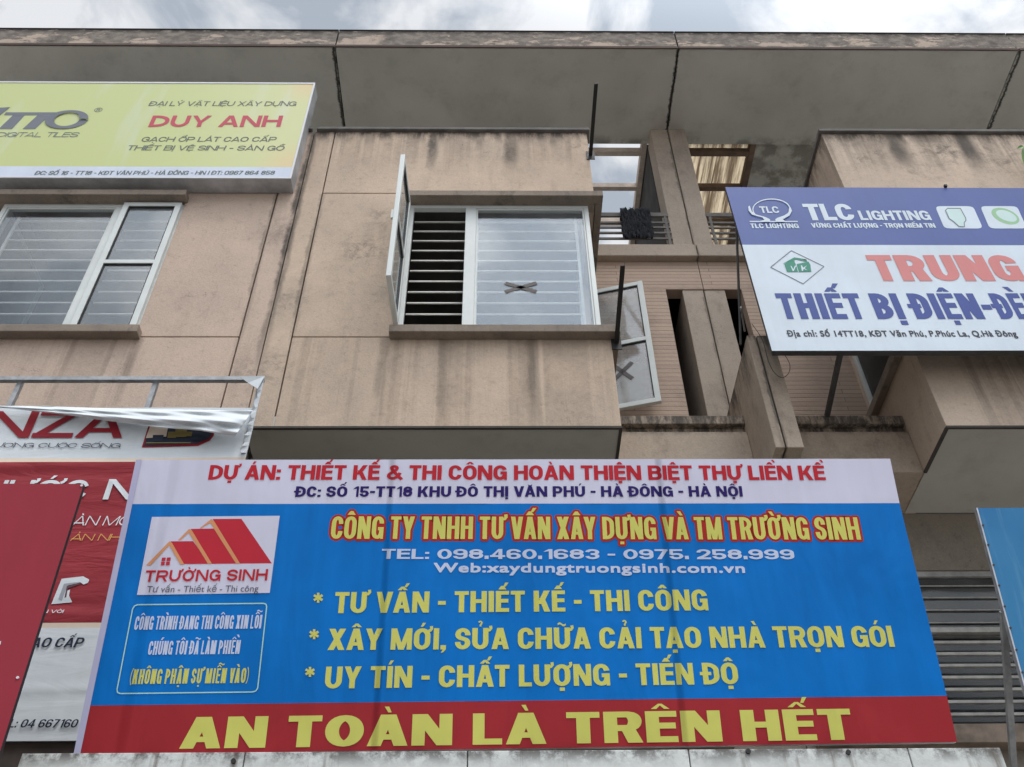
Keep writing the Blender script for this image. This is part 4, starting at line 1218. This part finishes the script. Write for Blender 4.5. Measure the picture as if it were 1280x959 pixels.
def rrect(tl, tr, br, bl, k=0.16):
    out = []
    P = [tl, tr, br, bl]
    for i in range(4):
        p = P[i]; a = P[i - 1]; b = P[(i + 1) % 4]
        A1 = (p[0] + (a[0] - p[0]) * k, p[1] + (a[1] - p[1]) * k); B1 = (p[0] + (b[0] - p[0]) * k * 0.8, p[1] + (b[1] - p[1]) * k * 0.8)
        for t in (0, 0.35, 0.65, 1):
            out.append(((1 - t) ** 2 * A1[0] + 2 * t * (1 - t) * p[0] + t * t * B1[0], (1 - t) ** 2 * A1[1] + 2 * t * (1 - t) * p[1] + t * t * B1[1]))
    return [B_(*q) for q in out]
def C_(x, y): return (1160 + x / 10.667, 240 + y / 10.667)
bulb = [(230, 250), (260, 222), (430, 222), (500, 350), (505, 385), (480, 410), (485, 470), (410, 465), (340, 400), (280, 360)]
bulbs = stroke([C_(*q) for q in bulb], 1.0, True)
oval = [C_(1030 + 195 * math.cos(a) * 0.94 - 40 * math.sin(a) * 0.9, 325 + 70 * math.cos(a) + 88 * math.sin(a)) for a in [2 * math.pi * k / 28 for k in range(28)]]
oval2 = [C_(1045 + 145 * math.cos(a) * 0.94 - 30 * math.sin(a) * 0.9, 322 + 55 * math.cos(a) + 56 * math.sin(a)) for a in [2 * math.pi * k / 28 for k in range(28)]]
printed(PT, tlc, 'product_picture', [(rrect((905, 128), (1065, 128), (1107, 222), (945, 222)), 0), ([C_(*q) for q in bulb], 1)] + [(q, 3) for q in bulbs], [V['board white'], V['lamp pale'], V['lamp green'], V['thin grey']])
printed(PT, tlc, 'product_picture', [(rrect((1095, 128), (1250, 128), (1292, 222), (1135, 222)), 0), (oval, 2), (oval2, 1)], [V['board white'], V['lamp pale'], V['lamp green'], V['thin grey']])
ps = [(q, 1) for q in stroke([B_(300, 315), B_(438, 382), B_(350, 455), B_(213, 385)], 0.9, True)]
ps += [([B_(*q) for q in ((270, 371), (310, 352), (318, 372), (328, 405), (282, 405))], 0), ([B_(*q) for q in ((322, 372), (372, 362), (380, 375), (384, 404), (332, 405))], 0),
       ([B_(*q) for q in ((262, 372), (312, 344), (366, 356), (352, 356), (356, 352), (364, 353), (366, 362), (372, 364), (318, 352))], 0)]
ps += [([B_(*q) for q in ((296, 380), (300, 380), (308, 395), (316, 378), (320, 380), (310, 402), (306, 402))], 2), ([B_(*q) for q in ((340, 378), (344, 378), (350, 388), (366, 378), (356, 390), (368, 400), (352, 393), (348, 402), (344, 402))], 2)]
printed(PT, tlc, 'house_emblem', ps, [V['board green'], V['thin grey'], V['board white']])
mb = MB()
pts = [at(*q, 6.6) for q in ((940, 405), (953, 425), (960, 450), (968, 466), (978, 472), (986, 466), (987, 455), (980, 443), (972, 438))]
fine = []
for i in range(len(pts) - 1):
    a, b, c, d = pts[max(i - 1, 0)], pts[i], pts[i + 1], pts[min(i + 2, len(pts) - 1)]
    for k in range(5):
        t = k / 5
        fine.append(0.5 * ((2 * b) + (c - a) * t + (2 * a - 5 * b + 4 * c - d) * t * t + (3 * b - a - 3 * c + d) * t ** 3))
mb.tube(fine, 0.0032, 6)
tag(mb.build('wire', MAT['black'], smooth=True), 'thin loose black wire looping below the corner of the white and blue signboard', 'wire')

# ------------------------------------------------------------------ yellow lightbox
def box_face():
    t = NT('sun-faded yellow acrylic')
    x, y, z = t.xyz(); n = t.noise(1.2, 4, 0.5); s_ = t.noise(3, 3, 0.5, stretch=(1, 1, 0.15))
    g = t.rng(t.math('ADD', x, t.math('MULTIPLY', t.math('SUBTRACT', n, 0.5), 0.8)), -4.4, -2.3)
    c = t.mix(g, pc(186, 193, 134), pc(197, 199, 148))
    d1 = t.math('MULTIPLY', t.rng(x, -2.95, -2.4), t.rng(t.math('ABSOLUTE', t.math('SUBTRACT', z, 12.55)), 0.35, 1.0))
    c = t.mix(t.math('MULTIPLY', d1, 0.75), c, pc(212, 184, 142))
    c = t.mix(t.math('MULTIPLY', t.rng(s_, 0.55, 0.72), 0.3), c, pc(200, 206, 200))
    return t.done(c, 0.45, spec=0.2)
vin('box yellow', (206, 208, 148), k_=0.98, fade=0.08); vin('box white', (200, 208, 222), k_=0.98); vin('box grey', (104, 110, 106), k_=0.98); vin('box red', (184, 78, 92), k_=0.98); vin('box letter grey', (112, 116, 124), k_=0.98); vin('box orange', (206, 176, 130), k_=0.98)
YL = 6.545
PB = Plane((-2.39, YL, 11.312))
lb = empty('lightbox_sign', (-4.6, 6.65, 11.31), 'yellow lightbox sign with grey and red lettering above the closed white window', 'sign')
zt = at(395.5, 104, YL).z; zw = at(360, 209, YL).z
XL, XR = -7.0, -2.385
mb = MB(); mb.box(XL, XR, YL + 0.004, YB - 0.002, 11.312, zt)
mb.build('box_body', MAT['sidebox'], lb, bevel=0.004)
mb = MB()
mb.face([(XL, YL, 11.335), (XR - 0.02, YL, 11.335), (XR - 0.02, YL, zw), (XL, YL, zw)], 1)
mb.face([(XL, YL, zw), (XR - 0.02, YL, zw), (XR - 0.02, YL, zt - 0.03), (XL, YL, zt - 0.03)], 0)
mb.build('face', [box_face(), V['box white']], lb)
mb = MB()
mb.box(XL, XR, YL - 0.006, YL + 0.003, 11.310, 11.334); mb.box(XL, XR, YL - 0.006, YL + 0.003, zt - 0.03, zt + 0.002); mb.box(XR - 0.02, XR + 0.002, YL - 0.006, YL + 0.003, 11.334, zt - 0.03)
mb.build('edging', MAT['whiteedge'], lb)
def D_(x, y): return (140 + x / 4.571, 90 + y / 4.571)
def E_(x, y): return (x / 5.333, 90 + y / 5.333)
T3 = lambda body, l, r, c, m, **kw: lettering(PB, lb, body, l, r, c, V[m], **kw)
T3('ĐẠI LÝ VẬT LIỆU XÂY DỰNG', D_(207, 194.5), D_(1049, 195.5), 5.7, 'box grey', stem=0.25, hs=0.135, ls=1.1, shear=0.1)
T3('DUY ANH', D_(206, 315), D_(962, 315), 14.2, 'box red', stem=0.38, hs=0.2, gap=0.14)
T3('GẠCH ỐP LÁT CAO CẤP', D_(163, 399), D_(934, 399), 5.9, 'box grey', stem=0.27, hs=0.135, ls=1.1, shear=0.1)
T3('THIẾT BỊ VỆ SINH - SÀN GỖ', D_(80, 448), D_(980, 450), 6.0, 'box grey', stem=0.27, hs=0.135, ls=1.1, shear=0.1)
T3('ĐC: SỐ 16 - TT18 - KĐT VĂN PHÚ - HÀ ĐÔNG - HN | ĐT: 0967 864 858', (42.6, 218.9), (342.6, 218.6), 4.9, 'box grey', stem=0.28, hs=0.135, ls=1.1, shear=0.1)
T3('DIGITAL TILES', E_(-30, 435), E_(512, 435), 6.0, 'box letter grey', stem=0.16, hs=0.13, ls=1.15, shear=0.15)
T3('®', E_(622, 268), E_(676, 268), 5.0, 'box letter grey', stem=0.1, hs=0.1)
ps = []
ps.append(([E_(*q) for q in ((40, 270), (378, 270), (362, 290), (25, 290))], 0))
ps.append(([E_(*q) for q in ((85, 291), (165, 291), (80, 382), (-10, 382))], 0))
ps.append(([E_(*q) for q in ((250, 291), (330, 291), (235, 382), (150, 382))], 0))
ps.append(([E_(*q) for q in ((-10, 240), (70, 236), (45, 258), (-10, 300))], 0))
ps.append(([E_(*q) for q in ((-60, 270), (18, 270), (-60, 360), (-140, 360))], 0))
outer, inner = [], []
for k in range(41):
    a = 2 * math.pi * k / 40
    outer.append(E_(446 + 142 * math.cos(a) - 0.55 * 60 * math.sin(a) * 0.9, 322 + 60 * math.sin(a)))
    inner.append(E_(448 + 82 * math.cos(a) - 0.55 * 44 * math.sin(a) * 0.95, 320 + 44 * math.sin(a)))
for k in range(40):
    ps.append(([outer[k], outer[k + 1], inner[k + 1], inner[k]], 0))
printed(PB, lb, 'logo_letters', ps, [V['box letter grey']], 0.002)

# ------------------------------------------------------------------ torn banner on its tube frame
vin('cloth white', (204, 209, 212), fade=0.06, rough=0.6, wr=0.10); vin('cloth red', (142, 46, 54), fade=0.10, wr=0.30); vin('letter red', (140, 34, 44)); vin('ink', (40, 44, 62)); vin('cloth gold', (206, 158, 84))
vin('emblem dark', (46, 52, 66)); vin('emblem ochre', (128, 112, 62)); vin('cloth cream', (214, 196, 178))
YN = 5.9
PN = Plane((0, YN, at(50, 924.5, YN).z))
tb = empty('torn_banner', (-4.5, 5.95, PN.O.z), 'torn white and red banner sagging on a steel tube frame at the left', 'banner')
xr = at(319, 518, YN).x
zrow = [at(50, y, YN).z for y in (924.5, 783, 777, 576, 571, 508)]
mb = MB()
XLN = -7.2; NXB = 90
def bz(x, z):
    f = 0.010 * math.sin(z * 9 + 1.5 * math.sin(x * 1.3)) * (0.5 + 0.5 * math.sin(x * 2.1 + z))
    for zc, A, w in ((6.48, 0.022, 0.05), (6.40, -0.018, 0.05), (6.28, 0.012, 0.06), (5.16, 0.02, 0.05), (5.24, -0.015, 0.04), (4.62, 0.01, 0.03), (4.57, -0.008, 0.02), (4.38, 0.008, 0.03)):
        f += A * math.exp(-((z - zc - 0.05 * (x + 3.5) - 0.02 * math.sin(x * 3)) / w) ** 2)
    return f * 0.6
PN.disp = lambda a, b: bz(a + PN.O.x, b + PN.O.z) * 0.6 - 0.02
def bandgrid(z0, z1, mi, ny):
    i0 = len(mb.v)
    for j in range(ny + 1):
        z = z0 + (z1 - z0) * j / ny
        for i in range(NXB + 1):
            x = XLN + (xr - XLN) * i / NXB
            mb.v.append((x, YN + 0.02 - bz(x, z) * 0.6, z))
    n = NXB + 1
    for j in range(ny):
        for i in range(NXB):
            a = i0 + j * n + i; mb.f.append((a, a + 1, a + n + 1, a + n)); mb.m.append(mi)
bandgrid(zrow[0], zrow[1], 0, 30); bandgrid(zrow[1], zrow[2], 2, 2); bandgrid(zrow[2], zrow[3], 1, 60); bandgrid(zrow[3], zrow[4], 2, 2); bandgrid(zrow[4], zrow[5], 0, 24)
mb.build('cloth', [V['cloth white'], V['cloth red'], V['cloth cream']], tb, smooth=True)
# folded-over flap
top = [(-60, 505), (0, 507), (60, 508), (106, 509.5), (180, 511.5), (250, 512.5), (316, 513)]
bot = [(-60, 506.5), (0, 509.5), (60, 516), (106, 522), (180, 532), (250, 538.5), (293.5, 545.5)]
mb = MB(); nr = 24; nc = 120
def samp(P, t):
    k = t * (len(P) - 1); i = min(int(k), len(P) - 2); f = k - i
    return (P[i][0] + (P[i + 1][0] - P[i][0]) * f, P[i][1] + (P[i + 1][1] - P[i][1]) * f)
for j in range(nr + 1):
    s = j / nr
    for i in range(nc + 1):
        t = i / nc
        a, b = samp(top, t), samp(bot, t)
        px_, py_ = a[0] + (b[0] - a[0]) * s, a[1] + (b[1] - a[1]) * s
        dep = 0.02 + 0.10 * math.sin(math.pi * min(1, s * 0.75 + 0.05)) * (0.25 + 0.75 * t) + 0.014 * math.sin(s * 13 + t * 9) * (0.3 + t) + 0.008 * math.sin(s * 23 - t * 31) * t + 0.007 * math.sin(t * 47 + s * 5) * t
        mb.v.append(tuple(at(px_, py_, YN - dep)))
for j in range(nr):
    for i in range(nc):
        a = j * (nc + 1) + i; mb.f.append((a + nc + 1, a + nc + 2, a + 1, a)); mb.m.append(0)
fl = mb.build('flap', V['cloth white'], tb, smooth=True)
so_ = fl.modifiers.new('solid', 'SOLIDIFY'); so_.thickness = 0.004
# strip left on the right-hand upright and the torn top corner
mb = MB(); rows = 22
for j in range(rows + 1):
    t = j / rows
    y = 470 + (566 - 470) * t; xo = 331 + (308 - 331) * t
    wd = (4.5 + 1.6 * math.sin(j * 1.9) + 5.5 * max(0, t - 0.4))
    mb.v.append(tuple(at(xo - wd, y, YN - 0.012 - 0.012 * math.sin(j * 2.3)))); mb.v.append(tuple(at(xo, y, YN - 0.03)))
for j in range(rows):
    mb.f.append((2 * j + 2, 2 * j + 3, 2 * j + 1, 2 * j)); mb.m.append(0)
i0 = len(mb.v)
mb.v += [tuple(at(299, 470.3, YN - 0.035)), tuple(at(331, 470, YN - 0.04)), tuple(at(322, 486, YN - 0.045)), tuple(at(310, 478.5, YN - 0.02))]
mb.f.append((i0 + 3, i0 + 2, i0 + 1, i0)); mb.m.append(0)
st = mb.build('edge_strip', V['cloth white'], tb)
so_ = st.modifiers.new('solid', 'SOLIDIFY'); so_.thickness = 0.003
zt2 = at(200, 471.5, YN).z
mb = MB()
mb.bar((XLN, YN + 0.03, zt2), (xr, YN + 0.03, zt2), 0.04)
mb.bar((xr - 0.025, YN + 0.03, zt2), (xr - 0.025, YN + 0.03, zrow[0]), 0.035)
mb.bar((XLN, YN + 0.065, zrow[0] + 0.03), (xr, YN + 0.065, zrow[0] + 0.03), 0.04)
for px_ in (16, 188):
    xx = at(px_, 487, YN).x
    mb.bar((xx, YN + 0.06, zt2), (xx, YN + 0.06, zrow[0] + 0.05), 0.04)
for xx, zz in ((-6.3, zt2), (-2.5, zrow[0] + 0.4)):
    mb.bar((xx, YN + 0.07, zz - 0.03), (xx, 6.745 if zz > 7.63 else 8.07, zz - 0.03), 0.03)
mb.build('frame', MAT['steel'], tb)
def G_(x, y): return (x / 3.765, 460 + y / 3.765)
def H_(x, y): return (x / 4.172, 570 + y / 4.172)
def I_(x, y): return (x / 5.357, 780 + y / 5.357)
T4 = lambda body, l, r, c, m, **kw: lettering(PN, tb, body, l, r, c, V[m], off=0.009, **kw)
T4('NZA', G_(-95, 323), G_(572, 323), 33, 'letter red', stem=0.34, hs=0.17, ls=1.08)
T4('ƯƠNG CUỘC SỐNG', G_(-40, 370), G_(560, 371), 5.8, 'ink', stem=0.20, hs=0.12, ls=1.2, shear=0.15)
T4('NƯỚC', H_(-140, 224), H_(440, 224), 24.5, 'cloth white', stem=0.24, hs=0.17, ls=1.05)
T4('N', H_(532, 222), H_(690, 222), 25, 'cloth white', stem=0.30, hs=0.18)
T4('ÀN MO', H_(372, 357), H_(668, 357), 11.8, 'cloth white', stem=0.12, hs=0.12, ls=1.1, shear=0.12)
T4('ẢN NH', H_(362, 437), H_(620, 437), 8.4, 'cloth gold', stem=0.13, hs=0.12, ls=1.1, shear=0.12)
T4('N VÒI', H_(215, 817), H_(327, 817), 4.6, 'cloth white', stem=0.22, hs=0.16, ls=1.05)
T4('CAO CẤP', (25, 808.4), (101, 808.3), 12.4, 'ink', stem=0.23, hs=0.17, ls=1.08, shear=0.12)
T4('EL: 04 667160', (1, 908.8), (94.5, 908.8), 10.6, 'ink', stem=0.20, hs=0.15, ls=1.12, shear=0.12)
tapp = [H_(*q) for q in ((262, 765), (318, 634), (350, 630), (430, 621), (462, 638), (455, 655), (432, 664), (415, 652), (352, 668), (338, 700), (362, 690), (356, 722), (372, 755))]
tapd = [H_(*q) for q in ((300, 740), (330, 660), (412, 650), (352, 668), (336, 700), (318, 748))]
tapk = [H_(*q) for q in ((345, 672), (410, 655), (420, 660), (350, 684), (342, 730), (332, 732))]
vin('tap grey', (150, 152, 158)); vin('tap dark', (96, 70, 76))
printed(PN, tb, 'tap_picture', [(tapp, 0), (tapd, 1), (tapk, 2)], [V['cloth white'], V['tap grey'], V['tap dark']], 0.004)
em = [G_(*q) for q in ((697, 262), (1010, 262), (1004, 310), (985, 335), (930, 360), (664, 367))]
em2 = [G_(*q) for q in ((704, 270), (1000, 270), (992, 312), (974, 330), (925, 350), (676, 359))]
ps = [(em, 0), (em2, 1)]
ps.append(([G_(*q) for q in ((684, 325), (704, 272), (790, 272), (780, 318), (740, 322))], 3))
for (x0, x1, y0, y1, mi) in ((790, 830, 296, 325, 2), (825, 880, 285, 322, 2), (875, 905, 298, 320, 2), (720, 770, 315, 345, 1), (905, 960, 318, 338, 1), (690, 900, 352, 356, 2)):
    ps.append(([G_(x0, y0), G_(x1, y0), G_(x1 - 4, y1), G_(x0 - 4, y1)], mi))
printed(PN, tb, 'emblem_picture', ps, [V['letter red'], V['emblem dark'], V['emblem ochre'], V['cloth cream']], 0.004, 0.003)

# ------------------------------------------------------------------ plain red board and blue board
vin('plain red', (140, 46, 57), fade=0.05, streak=0.03)
pA, pB_ = at(110, 605, 4.86), at(11, 905, 4.90)
PR = Plane(pB_, (1, 0, 0), pA - pB_)
rb = empty('red_board', (-3.4, 4.9, 3.8), 'plain dark red board at the left edge in front of the torn banner', 'board')
a1, b1 = PR.ab(110, 605); a2, b2 = PR.ab(-2, 948)
_, bl = PR.ab(0, 603.5)
board(PR, [(-2.2, b2), (PR.ab(-3.5, 948)[0], b2), (a1, b1), (-2.2, b1 + 0.015)], 0.03, 'panel', [V['plain red'], MAT['black']], rb)
mb = MB()
for q in ((107.5, 607.5), (23.3, 847.5)):
    mb = MB(); p = PR.px(*q); mb.tube([p, p + PR.n * 0.006], 0.008, 8)
    mb.build('screw', MAT['whiteedge'], rb)
printed(PR, rb, 'lettering', [([(-4, 805), (3.2, 802), (2.5, 806), (-3, 812)], 0)], [V['cloth white']])
mb = MB()
mb.bar(PR.P(a1 - 0.06, b2, -0.05), PR.P(a1 - 0.06, b1 - 0.02, -0.05), 0.03); mb.bar(PR.P(-1.8, b2, -0.05), PR.P(-1.8, b1 - 0.02, -0.05), 0.03)
for bb in (b1 - 0.1, b1 - 1.2):
    mb.bar(PR.P(-1.9, bb, -0.065), PR.P(-1.9, bb, -0.065) + Vector((-0.9, 0.88, -0.0)), 0.025)
mb.build('frame', MAT['darksteel'], rb)

t_ = NT('faded blue sheet')
nn_ = t_.noise(1.3, 4, 0.5); s_ = t_.noise(16, 4, 0.6, stretch=(1, 0.3, 0.05))
c_ = t_.mix(t_.rng(nn_, 0.3, 0.7), pc(20, 100, 158), pc(52, 126, 174))
c_ = t_.mix(t_.math('MULTIPLY', t_.rng(s_, 0.5, 0.75), 0.35), c_, pc(110, 164, 196))
V['sheet blue'] = t_.done(c_, 0.45, spec=0.4)
pt_, pb_ = at(1220, 635, 4.95), at(1280, 842, 5.15)
PU = Plane(pt_, (1, 0, 0), (ptop - pbot))
ub = empty('blue_board', (3.9, 5.1, 4.0), 'faded plain blue board leaning out at the right edge on a thin stay', 'board')
a0, b0 = PU.ab(1220, 635); a9, b9 = PU.ab(1300, 912)
acut = [(PU.ab(1300, 912)[0], b9), (a0 + 1.6, b9), (a0 + 1.6, b0), (a0, b0)]
acut[0] = (a0, b9)
board(PU, acut, 0.03, 'panel', [V['sheet blue'], MAT['steel']], ub)
mb = MB(); mb.face([PU.P(a0, b9, 0.003), PU.P(a0 + 0.009, b9, 0.003), PU.P(a0 + 0.009, b0, 0.003), PU.P(a0, b0, 0.003)]); mb.build('edging', MAT['whiteedge'], ub)
k = 0
while k < 12:
    mb = MB(); p = PU.P(a0 + 0.012, b0 - 0.12 - k * 0.13, 0.003); mb.tube([p, p + PU.n * 0.005], 0.007, 6); k += 1
    mb.build('rivet', MAT['darksteel'], ub)
p0 = PU.px(1258.5, 762, -0.04); p1 = at(1269, 990, 6.0)
mb = MB(); mb.bar(p0, p1, 0.035); mb.build('stay', MAT['steel'], ub)
mb = MB(); mb.bar(PU.P(a0 + 1.5, b0 - 0.9, -0.05), PU.P(a0 + 1.5, b0 - 0.9, -0.05) + Vector((0, 0.9, -1.1)), 0.035)
mb.bar(PU.P(a0 + 0.02, b0 - 0.05, -0.05), PU.P(a0 + 1.58, b0 - 0.05, -0.05), 0.03); mb.bar(PU.P(a0 + 0.02, b9 + 0.05, -0.05), PU.P(a0 + 1.58, b9 + 0.05, -0.05), 0.03)
mb.build('stay', MAT['darksteel'], ub)

# ------------------------------------------------------------------ iron brackets left from an old sign
def angle_iron(a, b, label):
    mb = MB(); a, b = Vector(a), Vector(b)
    mb.bar(a, b, 0.045, 0.006); mb.bar(a + Vector((0.02, 0, 0.022)), b + Vector((0.02, 0, 0.022)), 0.006, 0.045)
    mb.box(a.x - 0.05, a.x + 0.05, a.y - 0.004, a.y + 0.006, a.z - 0.09, a.z + 0.09)
    tag(mb.build('iron_bracket', MAT['black']), label, 'bracket', 'iron brackets on the middle bay')
angle_iron((1.163, 6.742, 12.13), (1.163, 5.776, 12.13), 'black angle-iron bracket jutting from the top right of the middle bay parapet')
angle_iron((1.195, 6.74, 8.74), (1.178, 5.80, 8.80), 'black angle-iron bracket jutting from the sill corner beside the open side casement')

# ------------------------------------------------------------------ dark shaggy mat hung over the railing
mb = MB()
x0, x1 = 1.70, 2.085
nx, nyy = 60, 40
prof = []
for k in range(nyy + 1):
    t = k / nyy
    if t < 0.46: prof.append((8.02, 12.12 + (12.74 - 12.12) * t / 0.46))
    elif t < 0.54:
        a = math.pi * (t - 0.46) / 0.08; prof.append((8.06 - 0.04 * math.cos(a), 12.74 + 0.04 * math.sin(a)))
    else: prof.append((8.10, 12.74 - 0.5 * (t - 0.54) / 0.46))
for k, (yy, zz) in enumerate(prof):
    for i in range(nx + 1):
        x = x0 + (x1 - x0) * i / nx
        mb.v.append((x + 0.004 * math.sin(k * 0.7), yy - (0.035 * abs(math.sin(x * 38 + 0.3 * math.sin(k * .4))) + 0.03 * math.sin(math.pi * min(1, k / nyy * 2))) * (1 if yy < 8.06 else -0.3), zz + 0.02 * math.sin(x * 21) * (1 if k < 3 else 0.25)))
for k in range(nyy):
    for i in range(nx):
        a = k * (nx + 1) + i; mb.f.append((a, a + 1, a + nx + 2, a + nx + 1)); mb.m.append(0)
rnd = random.Random(3)
for k in range(900):
    x = rnd.uniform(x0 - 0.01, x1 + 0.01); z = rnd.uniform(12.16, 12.77)
    y = 7.985 - rnd.uniform(0.0, 0.03)
    l = rnd.uniform(0.08, 0.17); w = rnd.uniform(0.003, 0.006); dx = rnd.uniform(-0.008, 0.008)
    p = Vector((x, y, z)); q = p + Vector((dx * 0.5, -rnd.uniform(0.005, 0.02), -l * 0.45)); r = p + Vector((dx, -rnd.uniform(0.0, 0.02), -l))
    mb.face([p + Vector((-w, 0, 0)), p + Vector((w, 0, 0)), q + Vector((w, 0, 0)), q + Vector((-w, 0, 0))]); mb.face([q + Vector((-w, 0, 0)), q + Vector((w, 0, 0)), r])
tag(mb.build('shaggy_mat', flat('charcoal shag pile', (0.020, 0.022, 0.028), 0.9, var=0.15, scale=40)), 'charcoal shaggy mat hung over the terrace railing beside the column', 'mat')

# ------------------------------------------------------------------ green plant at the right edge
pl_ = empty('hanging_plant', tuple(at(1284, 178, 6.6)), 'bright green leaf of a plant hanging over the parapet at the right edge', 'plant')
lm = flat('fresh green leaf', (0.12, 0.27, 0.03), 0.5, var=0.3, scale=14)
mb = MB(); mb.tube([at(1290, 165, 6.62), at(1284, 176, 6.6), at(1279.5, 184, 6.58)], 0.006, 6); mb.build('stem', flat('pale stem', (0.45, 0.5, 0.36), 0.6), pl_)
for (bx, by, tx, ty, w, dy) in ((1280, 184, 1280.5, 207, 3.2, 0.0), (1279.5, 183, 1272, 186, 2.0, 0.03), (1284, 178, 1292, 205, 4, 0.05)):
    mb = MB(); A0, A1 = at(bx, by, 6.58 - dy), at(tx, ty, 6.55 - dy)
    ax = (A1 - A0); side = ax.cross(Vector((0, 1, 0.3))).normalized() * (w / 85.0)
    ks = [0, 0.2, 0.45, 0.7, 0.9, 1.0]; ws = [0.1, 0.75, 1.0, 0.8, 0.35, 0.0]
    for s in (-1, 1):
        for i in range(5):
            a, b = A0 + ax * ks[i], A0 + ax * ks[i + 1]
            mb.face([a, b, b + side * (s * ws[i + 1]) + Vector((0, -0.012 * ws[i + 1], 0)), a + side * (s * ws[i]) + Vector((0, -0.012 * ws[i], 0))])
    mb.build('leaf', lm, pl_)
